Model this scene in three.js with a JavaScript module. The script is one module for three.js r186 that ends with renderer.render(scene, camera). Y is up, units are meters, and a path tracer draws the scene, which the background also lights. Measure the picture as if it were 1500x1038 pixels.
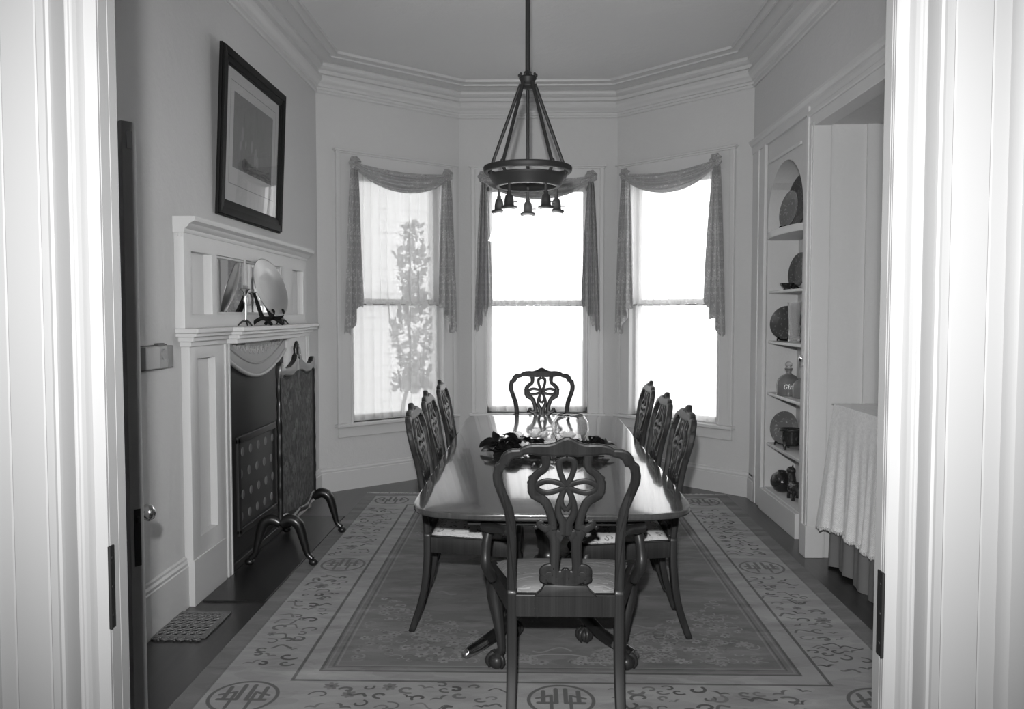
import * as THREE from 'three';
import { mergeGeometries, mergeVertices, toCreasedNormals } from 'three/addons/utils/BufferGeometryUtils.js';
import { RoundedBoxGeometry } from 'three/addons/geometries/RoundedBoxGeometry.js';
import { RectAreaLightUniformsLib } from 'three/addons/lights/RectAreaLightUniformsLib.js';

// ---------------------------------------------------------------- camera, sky, light, exposure
const scene = new THREE.Scene();
const F = 1220;                                             // focal length in pixels of a 1500 x 1038 frame
const camera = new THREE.PerspectiveCamera(2 * Math.atan(519 / F) * 180 / Math.PI, 1500 / 1038, 0.05, 200);
camera.position.set(0, 1.5, 0);
camera.rotation.order = 'YXZ';
camera.rotation.set(-Math.atan(59 / F), Math.atan(30 / F), 0);
scene.add(camera);
const renderer = new THREE.WebGLRenderer({ antialias: true });
renderer.toneMapping = THREE.LinearToneMapping;
renderer.toneMappingExposure = 1.0;
renderer.shadowMap.enabled = true;
RectAreaLightUniformsLib.init();
scene.background = new THREE.Color(1, 1, 1);                // even white overcast
scene.backgroundIntensity = 3.9;
const FLASH = new THREE.Vector3(-0.04, 1.73, 0.08);         // the photographer's flash, a hand above the lens
const flash = new THREE.SpotLight(0xffffff, 53, 0, 46 * Math.PI / 180, 1, 2);
flash.name = 'flash_lamp_light';
flash.position.copy(FLASH);
flash.target.position.set(-0.04, 1.2, -6);
flash.castShadow = true; flash.shadow.radius = 1.3; flash.shadow.mapSize.set(2048, 2048);
scene.add(flash, flash.target);

// ---------------------------------------------------------------- helpers
let seed = 7;
const rnd = () => { seed = (seed * 1664525 + 1013904223) >>> 0; return seed / 4294967296; };
const rr = (a, b) => a + (b - a) * rnd();
const V = (x, y, z) => new THREE.Vector3(x, y, z);
const lerp = THREE.MathUtils.lerp, sm = THREE.MathUtils.smoothstep;
const names = {};
function numbered(n) { const k = names[n] = (names[n] ?? -1) + 1; return k ? n + '_' + String(k).padStart(3, '0') : n; }
const PARTS = ['position', 'normal', 'uv'];
function boxUV(g) {                                          // uv in metres from the three planes
  const p = g.attributes.position, n = g.attributes.normal, uv = new Float32Array(p.count * 2);
  for (let i = 0; i < p.count; i++) {
    const ax = Math.abs(n.getX(i)), ay = Math.abs(n.getY(i)), az = Math.abs(n.getZ(i)), x = p.getX(i), y = p.getY(i), z = p.getZ(i);
    if (ay >= ax && ay >= az) { uv[2 * i] = x; uv[2 * i + 1] = z; } else if (ax >= az) { uv[2 * i] = z; uv[2 * i + 1] = y; } else { uv[2 * i] = x; uv[2 * i + 1] = y; }
  }
  g.setAttribute('uv', new THREE.BufferAttribute(uv, 2));
  return g;
}
function flat(g) {                                           // non-indexed, three attributes only
  let o = g.index ? g.toNonIndexed() : g;
  if (!o.attributes.normal) o.computeVertexNormals();
  for (const k of Object.keys(o.attributes)) if (!PARTS.includes(k)) o.deleteAttribute(k);
  if (!o.attributes.uv) boxUV(o);
  o.morphAttributes = {}; o.clearGroups();
  return o;
}
function join(gs) { const l = [].concat(gs).map(flat); return l.length > 1 ? mergeGeometries(l) : l[0]; }
function mesh(name, gs, mat, parent, keepUV) {
  let g = join(gs);
  if (!keepUV) boxUV(g);
  const m = new THREE.Mesh(g, mat);
  m.castShadow = m.receiveShadow = true;
  m.name = parent ? name : numbered(name);
  (parent ?? scene).add(m);
  return m;
}
function shared(name, geometry, mat, parent, x = 0, y = 0, z = 0) {     // a piece that shares its geometry
  const m = new THREE.Mesh(geometry, mat); m.name = name; m.castShadow = m.receiveShadow = true; m.position.set(x, y, z); parent.add(m); return m;
}
function tag(o, label, category, group) { Object.assign(o.userData, { label, category }); if (group) o.userData.group = group; return o; }
function thing(name, label, category, [x, y, z] = [0, 0, 0], turn = 0, group) {
  const o = new THREE.Group(); o.name = numbered(name); o.position.set(x, y, z); o.rotation.y = turn; scene.add(o);
  return tag(o, label, category, group);
}
function struct(name, gs, mat, label, parent) { const m = mesh(name, gs, mat, parent); if (!parent) { m.userData.kind = 'structure'; if (label) m.userData.label = label; } return m; }
function copyOf(o, label, group) { const c = o.clone(); c.name = numbered(o.name.replace(/_\d{3}$/, '')); c.userData = { ...o.userData, label, ...(group ? { group } : {}) }; scene.add(c); return c; }
const bx = (x0, x1, y0, y1, z0, z1) => new THREE.BoxGeometry(x1 - x0, y1 - y0, z1 - z0).translate((x0 + x1) / 2, (y0 + y1) / 2, (z0 + z1) / 2);
const rbx = (x0, x1, y0, y1, z0, z1, r = 0.004, s = 2) => { const a = Math.abs(x1 - x0), b = Math.abs(y1 - y0), c = Math.abs(z1 - z0); return new RoundedBoxGeometry(a, b, c, s, Math.min(r, a / 2.01, b / 2.01, c / 2.01)).translate((x0 + x1) / 2, (y0 + y1) / 2, (z0 + z1) / 2); };
const cyl = (r0, r1, h, x, y, z, s = 20) => new THREE.CylinderGeometry(r1, r0, h, s).translate(x, y + h / 2, z);
const lathe = (pts, s = 28) => new THREE.LatheGeometry(pts.map(([r, y]) => new THREE.Vector2(Math.max(r, 0.0001), y)), s);
const sph = (r, x, y, z, sx = 1, sy = 1, sz = 1, s = 18) => new THREE.SphereGeometry(r, s, Math.ceil(s * 0.7)).scale(sx, sy, sz).translate(x, y, z);
function mirrorX(g) {
  const o = g.clone(); o.scale(-1, 1, 1);
  const n = o.attributes.normal; if (n) for (let i = 0; i < n.count; i++) n.setX(i, n.getX(i));
  if (o.index) { const a = o.index.array; for (let i = 0; i < a.length; i += 3) { const t = a[i]; a[i] = a[i + 1]; a[i + 1] = t; } }
  else for (const k of Object.keys(o.attributes)) { const at = o.attributes[k], w = at.itemSize, a = at.array; for (let i = 0; i < at.count; i += 3) for (let c = 0; c < w; c++) { const t = a[i * w + c]; a[i * w + c] = a[(i + 1) * w + c]; a[(i + 1) * w + c] = t; } }
  o.deleteAttribute('normal'); o.computeVertexNormals();
  return o;
}
function both(g) { return [g, mirrorX(g)]; }
function deform(g, fn) {
  const p = g.attributes.position, v = new THREE.Vector3();
  for (let i = 0; i < p.count; i++) { v.fromBufferAttribute(p, i); fn(v); p.setXYZ(i, v.x, v.y, v.z); }
  g.computeVertexNormals(); return g;
}
// a rod of changing section along a smooth curve; radii: numbers or [across, along binormal]; plane: fixed binormal
function limb(pts, radii, { seg = 12, n = 0, plane = null, power = 2, straight = false, tension = 0.5 } = {}) {
  const ps = pts.map((p) => p.isVector3 ? p : V(...p));
  n = n || Math.max(8, (ps.length - 1) * 7);
  const curve = new THREE.CatmullRomCurve3(ps, false, 'catmullrom', tension), P = [], T = [];
  for (let i = 0; i <= n; i++) {
    const t = i / n;
    if (straight) { const k = Math.min(ps.length - 2, Math.floor(t * (ps.length - 1))); P.push(ps[k].clone().lerp(ps[k + 1], t * (ps.length - 1) - k)); } else P.push(curve.getPoint(t));
  }
  for (let i = 0; i <= n; i++) T.push(P[Math.min(n, i + 1)].clone().sub(P[Math.max(0, i - 1)]).normalize());
  let b = plane ? V(...plane).normalize() : (Math.abs(T[0].y) < 0.9 ? V(0, 1, 0) : V(1, 0, 0));
  const pos = [], idx = [];
  for (let i = 0; i <= n; i++) {
    const a = b.clone().cross(T[i]).normalize(); if (!plane) b = T[i].clone().cross(a).normalize();
    const q = (i / n) * (radii.length - 1), k = Math.min(radii.length - 2, Math.floor(q)), w = q - k;
    const R = (x) => Array.isArray(x) ? x : [x, x], ra = radii.length > 1 ? lerp(R(radii[k])[0], R(radii[k + 1])[0], w) : R(radii[0])[0], rb = radii.length > 1 ? lerp(R(radii[k])[1], R(radii[k + 1])[1], w) : R(radii[0])[1];
    for (let j = 0; j < seg; j++) {
      const th = (j / seg) * 2 * Math.PI, c = Math.cos(th), s = Math.sin(th), e = 2 / power, cc = Math.sign(c) * Math.pow(Math.abs(c), e), ss = Math.sign(s) * Math.pow(Math.abs(s), e);
      pos.push(P[i].x + a.x * cc * ra + b.x * ss * rb, P[i].y + a.y * cc * ra + b.y * ss * rb, P[i].z + a.z * cc * ra + b.z * ss * rb);
    }
  }
  for (let i = 0; i < n; i++) for (let j = 0; j < seg; j++) { const A = i * seg + j, B = i * seg + (j + 1) % seg, C = A + seg, D = B + seg; idx.push(A, B, C, B, D, C); }
  for (const [ring, dir] of [[0, 1], [n, -1]]) {
    const c = pos.length / 3; pos.push(P[ring].x, P[ring].y, P[ring].z);
    for (let j = 0; j < seg; j++) { const A = ring * seg + j, B = ring * seg + (j + 1) % seg; dir > 0 ? idx.push(c, B, A) : idx.push(c, A, B); }
  }
  const g = new THREE.BufferGeometry(); g.setAttribute('position', new THREE.Float32BufferAttribute(pos, 3)); g.setIndex(idx); g.computeVertexNormals();
  return g;
}
// a moulding of profile [[out, y] ...] swept along a plan path [[x, z] ...]; 'out' points to the right of the walking direction
function moulding(path, profile, closed = false, crease = 0.5) {
  const n = path.length, pos = [], idx = [], m = profile.length;
  for (let i = 0; i < n; i++) {
    const p = path[i], a = closed ? path[(i + n - 1) % n] : path[Math.max(0, i - 1)], c = closed ? path[(i + 1) % n] : path[Math.min(n - 1, i + 1)];
    const d = (u, v) => { const x = v[0] - u[0], z = v[1] - u[1], l = Math.hypot(x, z) || 1; return [x / l, z / l]; };
    let d0 = d(a, p), d1 = d(p, c); if (a === p) d0 = d1; if (c === p) d1 = d0;
    const n0 = [-d0[1], d0[0]], n1 = [-d1[1], d1[0]], k = 1 + n0[0] * n1[0] + n0[1] * n1[1], mx = (n0[0] + n1[0]) / k, mz = (n0[1] + n1[1]) / k;
    for (const [o, y] of profile) pos.push(p[0] + mx * o, y, p[1] + mz * o);
  }
  for (let i = 0; i < (closed ? n : n - 1); i++) for (let j = 0; j < m - 1; j++) { const A = i * m + j, B = ((i + 1) % n) * m + j; idx.push(A, A + 1, B, B, A + 1, B + 1); }
  if (!closed) for (const e of [0, n - 1]) { const tri = THREE.ShapeUtils.triangulateShape(profile.map(([o, y]) => new THREE.Vector2(o, y)), []); for (const t of tri) idx.push(...(e ? t : [...t].reverse()).map((q) => e * m + q)); }
  const g = new THREE.BufferGeometry(); g.setAttribute('position', new THREE.Float32BufferAttribute(pos, 3)); g.setIndex(idx);
  return toCreasedNormals(g, crease);
}
function shapeOf(pts, holes = []) { const s = new THREE.Shape(pts.map(([x, y]) => new THREE.Vector2(x, y))); for (const h of holes) s.holes.push(new THREE.Path(h.map(([x, y]) => new THREE.Vector2(x, y)))); return s; }
function extrude(pts, depth, bevel = 0, holes = []) {
  const g = new THREE.ExtrudeGeometry(shapeOf(pts, holes), { depth: depth - 2 * bevel, bevelEnabled: bevel > 0, bevelThickness: bevel, bevelSize: bevel, bevelOffset: -bevel, bevelSegments: 2, curveSegments: 8 });
  g.translate(0, 0, bevel); return toCreasedNormals(g, 0.6);
}
const arc = (cx, cy, r, a0, a1, n = 12, ry = r) => Array.from({ length: n + 1 }, (_, i) => { const a = a0 + (a1 - a0) * i / n; return [cx + r * Math.cos(a), cy + ry * Math.sin(a)]; });
function grid(nu, nv, fn) {                                  // parametric sheet with uv 0..1
  const pos = [], uv = [], idx = [];
  for (let j = 0; j <= nv; j++) for (let i = 0; i <= nu; i++) { const p = fn(i / nu, j / nv); pos.push(p.x ?? p[0], p.y ?? p[1], p.z ?? p[2]); uv.push(i / nu, j / nv); }
  for (let j = 0; j < nv; j++) for (let i = 0; i < nu; i++) { const a = j * (nu + 1) + i, b = a + 1, c = a + nu + 1, d = c + 1; idx.push(a, b, c, b, d, c); }
  const g = new THREE.BufferGeometry(); g.setAttribute('position', new THREE.Float32BufferAttribute(pos, 3)); g.setAttribute('uv', new THREE.Float32BufferAttribute(uv, 2)); g.setIndex(idx); g.computeVertexNormals();
  return g;
}
// ---------------------------------------------------------------- textures
function hash2(x, y, s) { let h = (x * 374761393 + y * 668265263 + s * 974711) | 0; h = Math.imul(h ^ (h >>> 13), 1274126177); return ((h ^ (h >>> 16)) >>> 0) / 4294967296; }
function vnoise(x, y, per, s) { const xi = Math.floor(x), yi = Math.floor(y), f = x - xi, g = y - yi, u = f * f * (3 - 2 * f), v = g * g * (3 - 2 * g), m = (a) => ((a % per) + per) % per; return lerp(lerp(hash2(m(xi), m(yi), s), hash2(m(xi + 1), m(yi), s), u), lerp(hash2(m(xi), m(yi + 1), s), hash2(m(xi + 1), m(yi + 1), s), u), v); }
function dataTex(w, h, fn, repeat = [1, 1], srgb = true) {
  const d = new Uint8Array(w * h * 4);
  for (let y = 0; y < h; y++) for (let x = 0; x < w; x++) { const v = Math.max(0, Math.min(255, fn(x / w, y / h) * 255)); d.set([v, v, v, 255], (y * w + x) * 4); }
  const t = new THREE.DataTexture(d, w, h); t.wrapS = t.wrapT = THREE.RepeatWrapping; t.magFilter = THREE.LinearFilter; t.repeat.set(...repeat); if (srgb) t.colorSpace = THREE.SRGBColorSpace; t.needsUpdate = true; return t;
}
function canvasTex(w, h, draw, repeat) {
  const c = document.createElement('canvas'); c.width = w; c.height = h; draw(c.getContext('2d'), w, h);
  const t = new THREE.CanvasTexture(c); t.colorSpace = THREE.SRGBColorSpace; t.magFilter = THREE.LinearFilter; if (repeat) { t.wrapS = t.wrapT = THREE.RepeatWrapping; t.repeat.set(...repeat); } return t;
}
const grey = (v) => 'rgb(' + v + ',' + v + ',' + v + ')';
const plasterBump = dataTex(256, 256, (x, y) => 0.5 + 0.3 * (vnoise(x * 64, y * 64, 64, 1) - 0.5) + 0.5 * (vnoise(x * 16, y * 16, 16, 2) - 0.5), [1.4, 1.4], false);
const grain = (lo, hi, s, rep) => dataTex(256, 512, (x, y) => { const w = vnoise(x * 6 + 0.4 * vnoise(x * 4, y * 4, 4, s), y * 3, 3 * 64, s + 1); const f = vnoise(x * 90, y * 4, 128, s + 2), c = vnoise(x * 22, y * 2, 64, s + 3); return lerp(lo, hi, 0.25 * w + 0.35 * f + 0.4 * c); }, rep);
const C = (v) => new THREE.Color().setRGB(v, v, v);
const std = (v, rough, o = {}) => new THREE.MeshStandardMaterial({ color: C(v), roughness: rough, ...o });
const phy = (v, rough, o = {}) => new THREE.MeshPhysicalMaterial({ color: C(v), roughness: rough, ...o });
const M = {
  wall: std(0.58, 0.85, { bumpMap: plasterBump, bumpScale: 0.002 }),
  ceiling: std(0.7, 0.9, { bumpMap: plasterBump, bumpScale: 0.002 }),
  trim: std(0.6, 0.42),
  casing: std(0.21, 0.5),  // white doorway paint, colour darkened to offset the strong light of the near flash
  chairWood: phy(1, 0.45, { specularIntensity: 0.6, map: grain(0.11, 0.20, 10, [3, 1.2]), clearcoat: 0.12, clearcoatRoughness: 0.22 }),
  tableTop: phy(1, 0.16, { map: grain(0.19, 0.29, 20, [2.2, 0.5]), clearcoat: 0.8, clearcoatRoughness: 0.05 }),
  darkWood: phy(1, 0.4, { map: grain(0.05, 0.11, 30, [3, 1]), clearcoat: 0.3, clearcoatRoughness: 0.15 }),
  floor: phy(1, 0.3, { map: grain(0.13, 0.23, 40, [1.3, 0.25]), clearcoat: 0.25, clearcoatRoughness: 0.3 }),
  doorEdge: std(0.42, 0.6),  // even grey for the lock edge, darker than the leaf
  brass: std(0.55, 0.25, { metalness: 1 }),
  silver: std(0.75, 0.18, { metalness: 1 }),
  bronze: std(0.03, 0.55, { metalness: 0.2 }),
  iron: std(0.03, 0.45, { metalness: 0.2 }),
  black: phy(0.008, 0.6, { specularIntensity: 0.4 }),
  mirror: std(0.82, 0.02, { metalness: 1 }),
  glass: phy(1, 0, { transmission: 1, thickness: 0, ior: 1.5 }),
  pictureGlass: phy(1, 0, { transmission: 1, thickness: 0, ior: 1.5, specularIntensity: 0.5 }),
  solidGlass: phy(0.95, 0.02, { transmission: 1, thickness: 0.01, ior: 1.5 }),
};
// ---------------------------------------------------------------- the room (x right, y up, depth D = -z)
const CEIL = 3.62, XL = -1.78, XR = 1.78;
const A0 = [XL, 6.88], A1 = [-0.69, 7.845], B1 = [0.79, 7.845], B0 = [XR, 6.82];   // bay corners, as (x, D)
struct('floor', bx(-2.75, 2.75, -0.12, 0, -9, 2.6), M.floor, 'dark polished wooden floor');
{ // ceiling follows the room
  struct('ceiling', [bx(-2.75, 2.75, CEIL, CEIL + 0.12, -8.3, -1.22)], M.ceiling, 'plain painted ceiling');
  struct('ceiling_hall', [bx(-2.75, 2.75, 3.0, 3.12, -1.22, 2.6)], M.ceiling, 'hall ceiling');
}
// ---- left wall with its door opening (D 2.16 .. 2.95)
const DW0 = 2.14, DW1 = 2.96, DH = 2.13;
struct('wall_left', [bx(XL - 0.15, XL, 0, CEIL, -DW0, -1.2), bx(XL - 0.15, XL, DH, CEIL, -DW1, -DW0), bx(XL - 0.15, XL, 0, CEIL, -A0[1] - 0.02, -DW1),
  bx(XL - 0.75, XL - 0.15, 0, CEIL, -DW0, -DW0 + 0.1), bx(XL - 0.75, XL - 0.15, 0, CEIL, -DW1 - 0.1, -DW1), bx(XL - 0.85, XL - 0.75, 0, CEIL, -DW1 - 0.1, -DW0 + 0.1), bx(XL - 0.75, XL - 0.15, 2.3, 2.4, -DW1, -DW0)], M.wall, 'plain painted wall with the fireplace');
// ---- right wall: shelf niche and deep alcove are holes in it
const NF = 6.38, NN = 5.56, NB = 0.18, NSPR = 2.2, NTOP = 2.58, AF = 5.12, AN = 2.9, AH = 2.64;
{
  const hole = [[NN, NB], [NF, NB], ...arc((NN + NF) / 2, NSPR, (NF - NN) / 2, 0, Math.PI, 20, NTOP - NSPR)];
  const alc = [[AN, -0.01], [AF, -0.01], [AF, AH], [AN, AH]];
  const outer = [[1.2, 0], [AN, 0], [AN, AH], [AF, AH], [AF, 0], [B0[1] + 0.02, 0], [B0[1] + 0.02, CEIL], [1.2, CEIL]];
  const g = extrude(outer, 0.23, 0, [hole]);
  // extrude lies in (D, y) with depth along +z: turn so that D -> -z and depth -> +x
  g.applyMatrix4(new THREE.Matrix4().makeBasis(V(0, 0, -1), V(0, 1, 0), V(1, 0, 0))).translate(XR, 0, 0);
  struct('wall_right', [g, bx(XR + 0.23, XR + 0.3, 0, CEIL, -B0[1] - 0.05, -AF + 0.02),
    bx(XR + 0.23, 2.72, 0, AH + 0.1, -AF - 0.09, -AF), bx(XR + 0.23, 2.72, 0, AH + 0.1, -AN, -AN + 0.1), bx(2.62, 2.72, 0, AH + 0.1, -AF, -AN), bx(XR + 0.23, 2.62, AH, AH + 0.1, -AF, -AN)], M.wall, 'plain painted wall with arched shelf niche and alcove');
}
// ---- bay walls with window openings
const WIN = { y0: 0.57, y1: 2.70, w: 0.95 };
function bayFrame(P, Q) { // local frame: origin P, +s along the wall, +o into the room
  const dx = Q[0] - P[0], dD = Q[1] - P[1], L = Math.hypot(dx, dD), ang = Math.atan2(dD, dx);
  const grp = new THREE.Matrix4().makeTranslation(P[0], 0, -P[1]).multiply(new THREE.Matrix4().makeRotationY(ang));
  return { L, mat: grp, ang };                                // local x = along, local z = towards the room
}
const BAYS = [
  { P: A0, Q: A1, c: 0.785, wall: 'wall_bay_west' }, { P: A1, Q: B1, c: 0.735, wall: 'wall_bay_centre' }, { P: B1, Q: B0, c: 0.645, wall: 'wall_bay_east' },
].map((b) => ({ ...b, ...bayFrame(b.P, b.Q) }));
for (const b of BAYS) {
  const h = WIN.w / 2, g = join([bx(-0.06, b.c - h, 0, CEIL, -0.16, 0), bx(b.c + h, b.L + 0.06, 0, CEIL, -0.16, 0), bx(b.c - h, b.c + h, 0, WIN.y0, -0.16, 0), bx(b.c - h, b.c + h, WIN.y1, CEIL, -0.16, 0)]);
  const m = struct(b.wall, g, M.wall, 'plain painted bay wall around a tall window'); m.applyMatrix4(b.mat);
}
// ---- crown moulding and baseboards
const plan = (a) => a.map(([x, D]) => [x, -D]);
const crown = [[0, CEIL - 0.305], [0.012, CEIL - 0.305], [0.02, CEIL - 0.297], [0.02, CEIL - 0.285], [0.01, CEIL - 0.277], [0.01, CEIL - 0.258], [0.022, CEIL - 0.252], [0.03, CEIL - 0.235], [0.05, CEIL - 0.22], [0.062, CEIL - 0.195], [0.06, CEIL - 0.17], [0.045, CEIL - 0.155], [0.03, CEIL - 0.15], [0.03, CEIL - 0.12], [0.05, CEIL - 0.112], [0.068, CEIL - 0.095], [0.07, CEIL - 0.075], [0.06, CEIL - 0.062], [0.075, CEIL - 0.058], [0.1, CEIL - 0.05], [0.135, CEIL - 0.04], [0.15, CEIL - 0.042], [0.152, CEIL - 0.03], [0.17, CEIL - 0.026], [0.19, CEIL - 0.02], [0.205, CEIL - 0.022], [0.21, CEIL - 0.012], [0.21, CEIL + 0.005], [0, CEIL + 0.005]];
struct('trim_crown', moulding(plan([[XL, 1.43], A0, A1, B1, B0, [XR, 1.43]]), crown), M.trim, 'stepped crown moulding under the ceiling');
const base = (h) => [[0, -0.005], [0.022, -0.005], [0.022, h - 0.05], [0.017, h - 0.045], [0.02, h - 0.03], [0.012, h - 0.018], [0.012, h - 0.006], [0.004, h], [0, h]];
struct('baseboard_left', [moulding(plan([[XL, 1.43], [XL, DW0 - 0.12]]), base(0.26)), moulding(plan([[XL, DW1 + 0.12], [XL, 4.166]]), base(0.26))], M.trim, 'tall white baseboard beside the mantel');
struct('baseboard_bay', moulding(plan([[XL, 6.385], A0, A1, B1, B0, [XR, 6.66]]), base(0.21)), M.trim, 'white baseboard around the bay');
struct('baseboard_right', moulding(plan([[XR, AN - 0.14], [XR, 1.43]]), base(0.26)), M.trim, 'white baseboard past the alcove');

// ---- entrance wall, jambs (D 1.22 .. 1.43) and the hall behind the camera
const EL = -0.703, ER = 0.572, EH = 2.42;
struct('wall_entrance', [bx(-2.75, EL - 0.06, 0, CEIL, -1.42, -1.30), bx(ER + 0.06, 2.75, 0, CEIL, -1.42, -1.30), bx(EL - 0.06, ER + 0.06, EH + 0.05, CEIL, -1.42, -1.30)], M.wall, 'wall with the wide doorway');
struct('wall_hall', [bx(-2.75, -2.65, 0, 3, -1.3, 2.6), bx(2.65, 2.75, 0, 3, -1.3, 2.6), bx(-2.65, 2.65, 0, 3, 2.5, 2.6)], M.wall, 'hall walls');
{ // profile: o = outward from the opening edge (into the wall), D
  const prof = (end) => [[0.21, 1.305], [0.21, 1.262], [0.204, 1.256], [0.15, 1.256], [0.144, 1.262], [0.141, 1.279], [0.118, 1.28], [0.116, 1.282], [0.114, 1.28], [0.062, 1.28], [0.060, 1.282], [0.058, 1.28], [0.046, 1.279], [0.041, 1.276], [0.037, 1.278], [0.035, 1.284], [0.035, 1.318], [0.032, 1.3215], [0.0285, 1.3205], [0.025, 1.3225], [0.0215, 1.328], [0.021, 1.341], [0.019, 1.3445], [0.0025, 1.345], [0, 1.3475], [0, end - 0.072 > 1.35 ? end - 0.072 : 1.352], [0.001, (end - 0.072 > 1.35 ? end - 0.072 : 1.352) + 0.001], [0, (end - 0.072 > 1.35 ? end - 0.072 : 1.352) + 0.002], [0, end - 0.03], [0.001, end - 0.029], [0, end - 0.028], [0, end - 0.002], [0.002, end], [0.06, 1.44], [0.2, 1.445], [0.2, 1.40], [0.08, 1.40], [0.08, 1.305]];
  const post = (edge, dir, end, name, label) => {
    const pts = prof(end).map(([o, D]) => [edge + dir * o, D]);
    const g = extrude(dir > 0 ? pts : pts.reverse(), EH + 0.1);
    g.rotateX(-Math.PI / 2);                                   // (x, D, depth) -> (x, up, -D)
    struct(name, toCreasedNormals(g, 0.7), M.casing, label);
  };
  post(EL, -1, 1.412, 'trim_1', 'moulded white door casing, darkened to offset the flash, with an empty hinge plate');
  post(ER, 1, 1.39, 'trim_2', 'moulded white door casing, darkened to offset the flash, with flat outer board');
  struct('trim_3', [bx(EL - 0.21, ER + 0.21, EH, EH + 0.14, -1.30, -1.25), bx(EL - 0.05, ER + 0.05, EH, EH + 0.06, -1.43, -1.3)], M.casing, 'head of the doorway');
}
function hinge(x, D0, D1, Y0, Y1, dir, label) {
  const h = thing('hinge_leaf', label, 'hinge', [x, (Y0 + Y1) / 2, -(D0 + D1) / 2]), a = (Y1 - Y0) / 2, d = (D1 - D0) / 2;
  mesh('plate', rbx(-0.0015, 0.0015, -a, a, -d, d, 0.001), M.black, h);
  mesh('knuckle', cyl(0.003, 0.003, 2 * a, 0, -a, d, 10), M.black, h);
  for (const y of [-0.7, 0, 0.7]) mesh('screw', cyl(0.0035, 0.003, 0.001, 0, 0, 0, 10).rotateZ(-dir * Math.PI / 2).translate(dir * 0.0015, y * a, d * 0.2), M.black, h);
}
hinge(EL + 0.001, 1.349, 1.363, 0.976, 1.115, 1, 'dark metal hinge leaf let into the door casing beside the open door');
hinge(ER - 0.001, 1.349, 1.37, 0.94, 1.08, -1, 'dark metal hinge leaf let into the door casing beside the draped table');

// ---- open door in the left wall
{
  const d = thing('panel_door', 'white panelled door standing open with grey lock edge and round knob', 'door', [XL + 0.01, 0, -2.945]);
  const fx = -1.283, fD = 2.6, dx = fx - (XL + 0.01), dD = fD - 2.945, L = Math.hypot(dx, dD);
  d.rotation.y = Math.atan2(dD, dx);                          // local +x runs from the hinges to the free edge; local +z faces the camera
  const T = 0.046, W = L, Hd = 2.105;
  const panels = [[0.11, W - 0.11, 0.22, 0.62], [0.11, W - 0.11, 0.78, 1.98]];
  const leaf = extrude([[0, 0.012], [W - 0.002, 0.012], [W - 0.002, Hd], [0, Hd]], T, 0, panels.map(([a, b, c, e]) => [[a, c], [a, e], [b, e], [b, c]])).translate(0, 0, -T);
  mesh('door_leaf', leaf, M.trim, d);
  for (const [a, b, c, e] of panels) mesh('door_panel', [rbx(a - 0.001, b + 0.001, c - 0.001, e + 0.001, -T + 0.012, -0.012, 0.002), rbx(a + 0.05, b - 0.05, c + 0.05, e - 0.05, -T + 0.006, -0.006, 0.005)], M.trim, d);
  mesh('lock_edge', rbx(W - 0.002, W, 0.012, Hd, -T, 0, 0.0008), M.doorEdge, d).userData.label = 'grey lock edge';
  const pl = mesh('lock_plate', rbx(W, W + 0.0025, 0.69, 0.875, -T + 0.012, -0.012, 0.001), M.iron, d);
  mesh('bolt', rbx(W, W + 0.009, 0.83, 0.85, -T + 0.018, -0.018, 0.002), M.iron, d);
  mesh('flush_bolt', rbx(W, W + 0.003, 2.02, 2.075, -T + 0.014, -0.014, 0.001), M.brass, d);
  for (const s of [1, -1]) {
    const k = mesh('door_knob', lathe([[0.001, 0], [0.011, 0], [0.010, 0.02], [0.012, 0.026], [0.024, 0.034], [0.029, 0.046], [0.026, 0.058], [0.014, 0.066], [0.001, 0.068]]).rotateX(s * Math.PI / 2).translate(W - 0.058, 0.842, s > 0 ? 0 : -T), M.silver, d);
    mesh('rose', rbx(-0.022, 0.022, -0.09, 0.06, 0, 0.004, 0.002).translate(W - 0.058, 0.81, s > 0 ? 0 : -T - 0.004), M.iron, k);
  }
  struct('trim_4', [bx(XL, XL + 0.02, 0, DH + 0.12, -DW0, -DW0 + 0.11), bx(XL, XL + 0.02, 0, DH + 0.12, -DW1 - 0.11, -DW1), bx(XL, XL + 0.022, DH, DH + 0.12, -DW1, -DW0), bx(XL - 0.15, XL, 0, DH, -DW0 - 0.01, -DW0), bx(XL - 0.15, XL, 0, DH, -DW1, -DW1 + 0.01)], M.trim, 'white casing around the side door');
}
// ---------------------------------------------------------------- the photographer's flash unit behind and above the lens, source of flash_lamp_light
{
  const flashUnit = thing('flash_lamp', 'photographer\'s flash unit held above the camera in the hall', 'flash', [FLASH.x, FLASH.y, FLASH.z + 0.02]);
  mesh('housing', [rbx(-0.04, 0.04, -0.028, 0.028, 0, 0.05, 0.006), rbx(-0.03, 0.03, -0.11, -0.026, 0.01, 0.05, 0.005)], M.black, flashUnit);
  mesh('flash_lamp_tube', rbx(-0.036, 0.036, -0.024, 0.024, -0.003, 0.001, 0.001), std(0.9, 0.4, { emissive: C(1), emissiveIntensity: 1.5 }), flashUnit);
}
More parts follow.
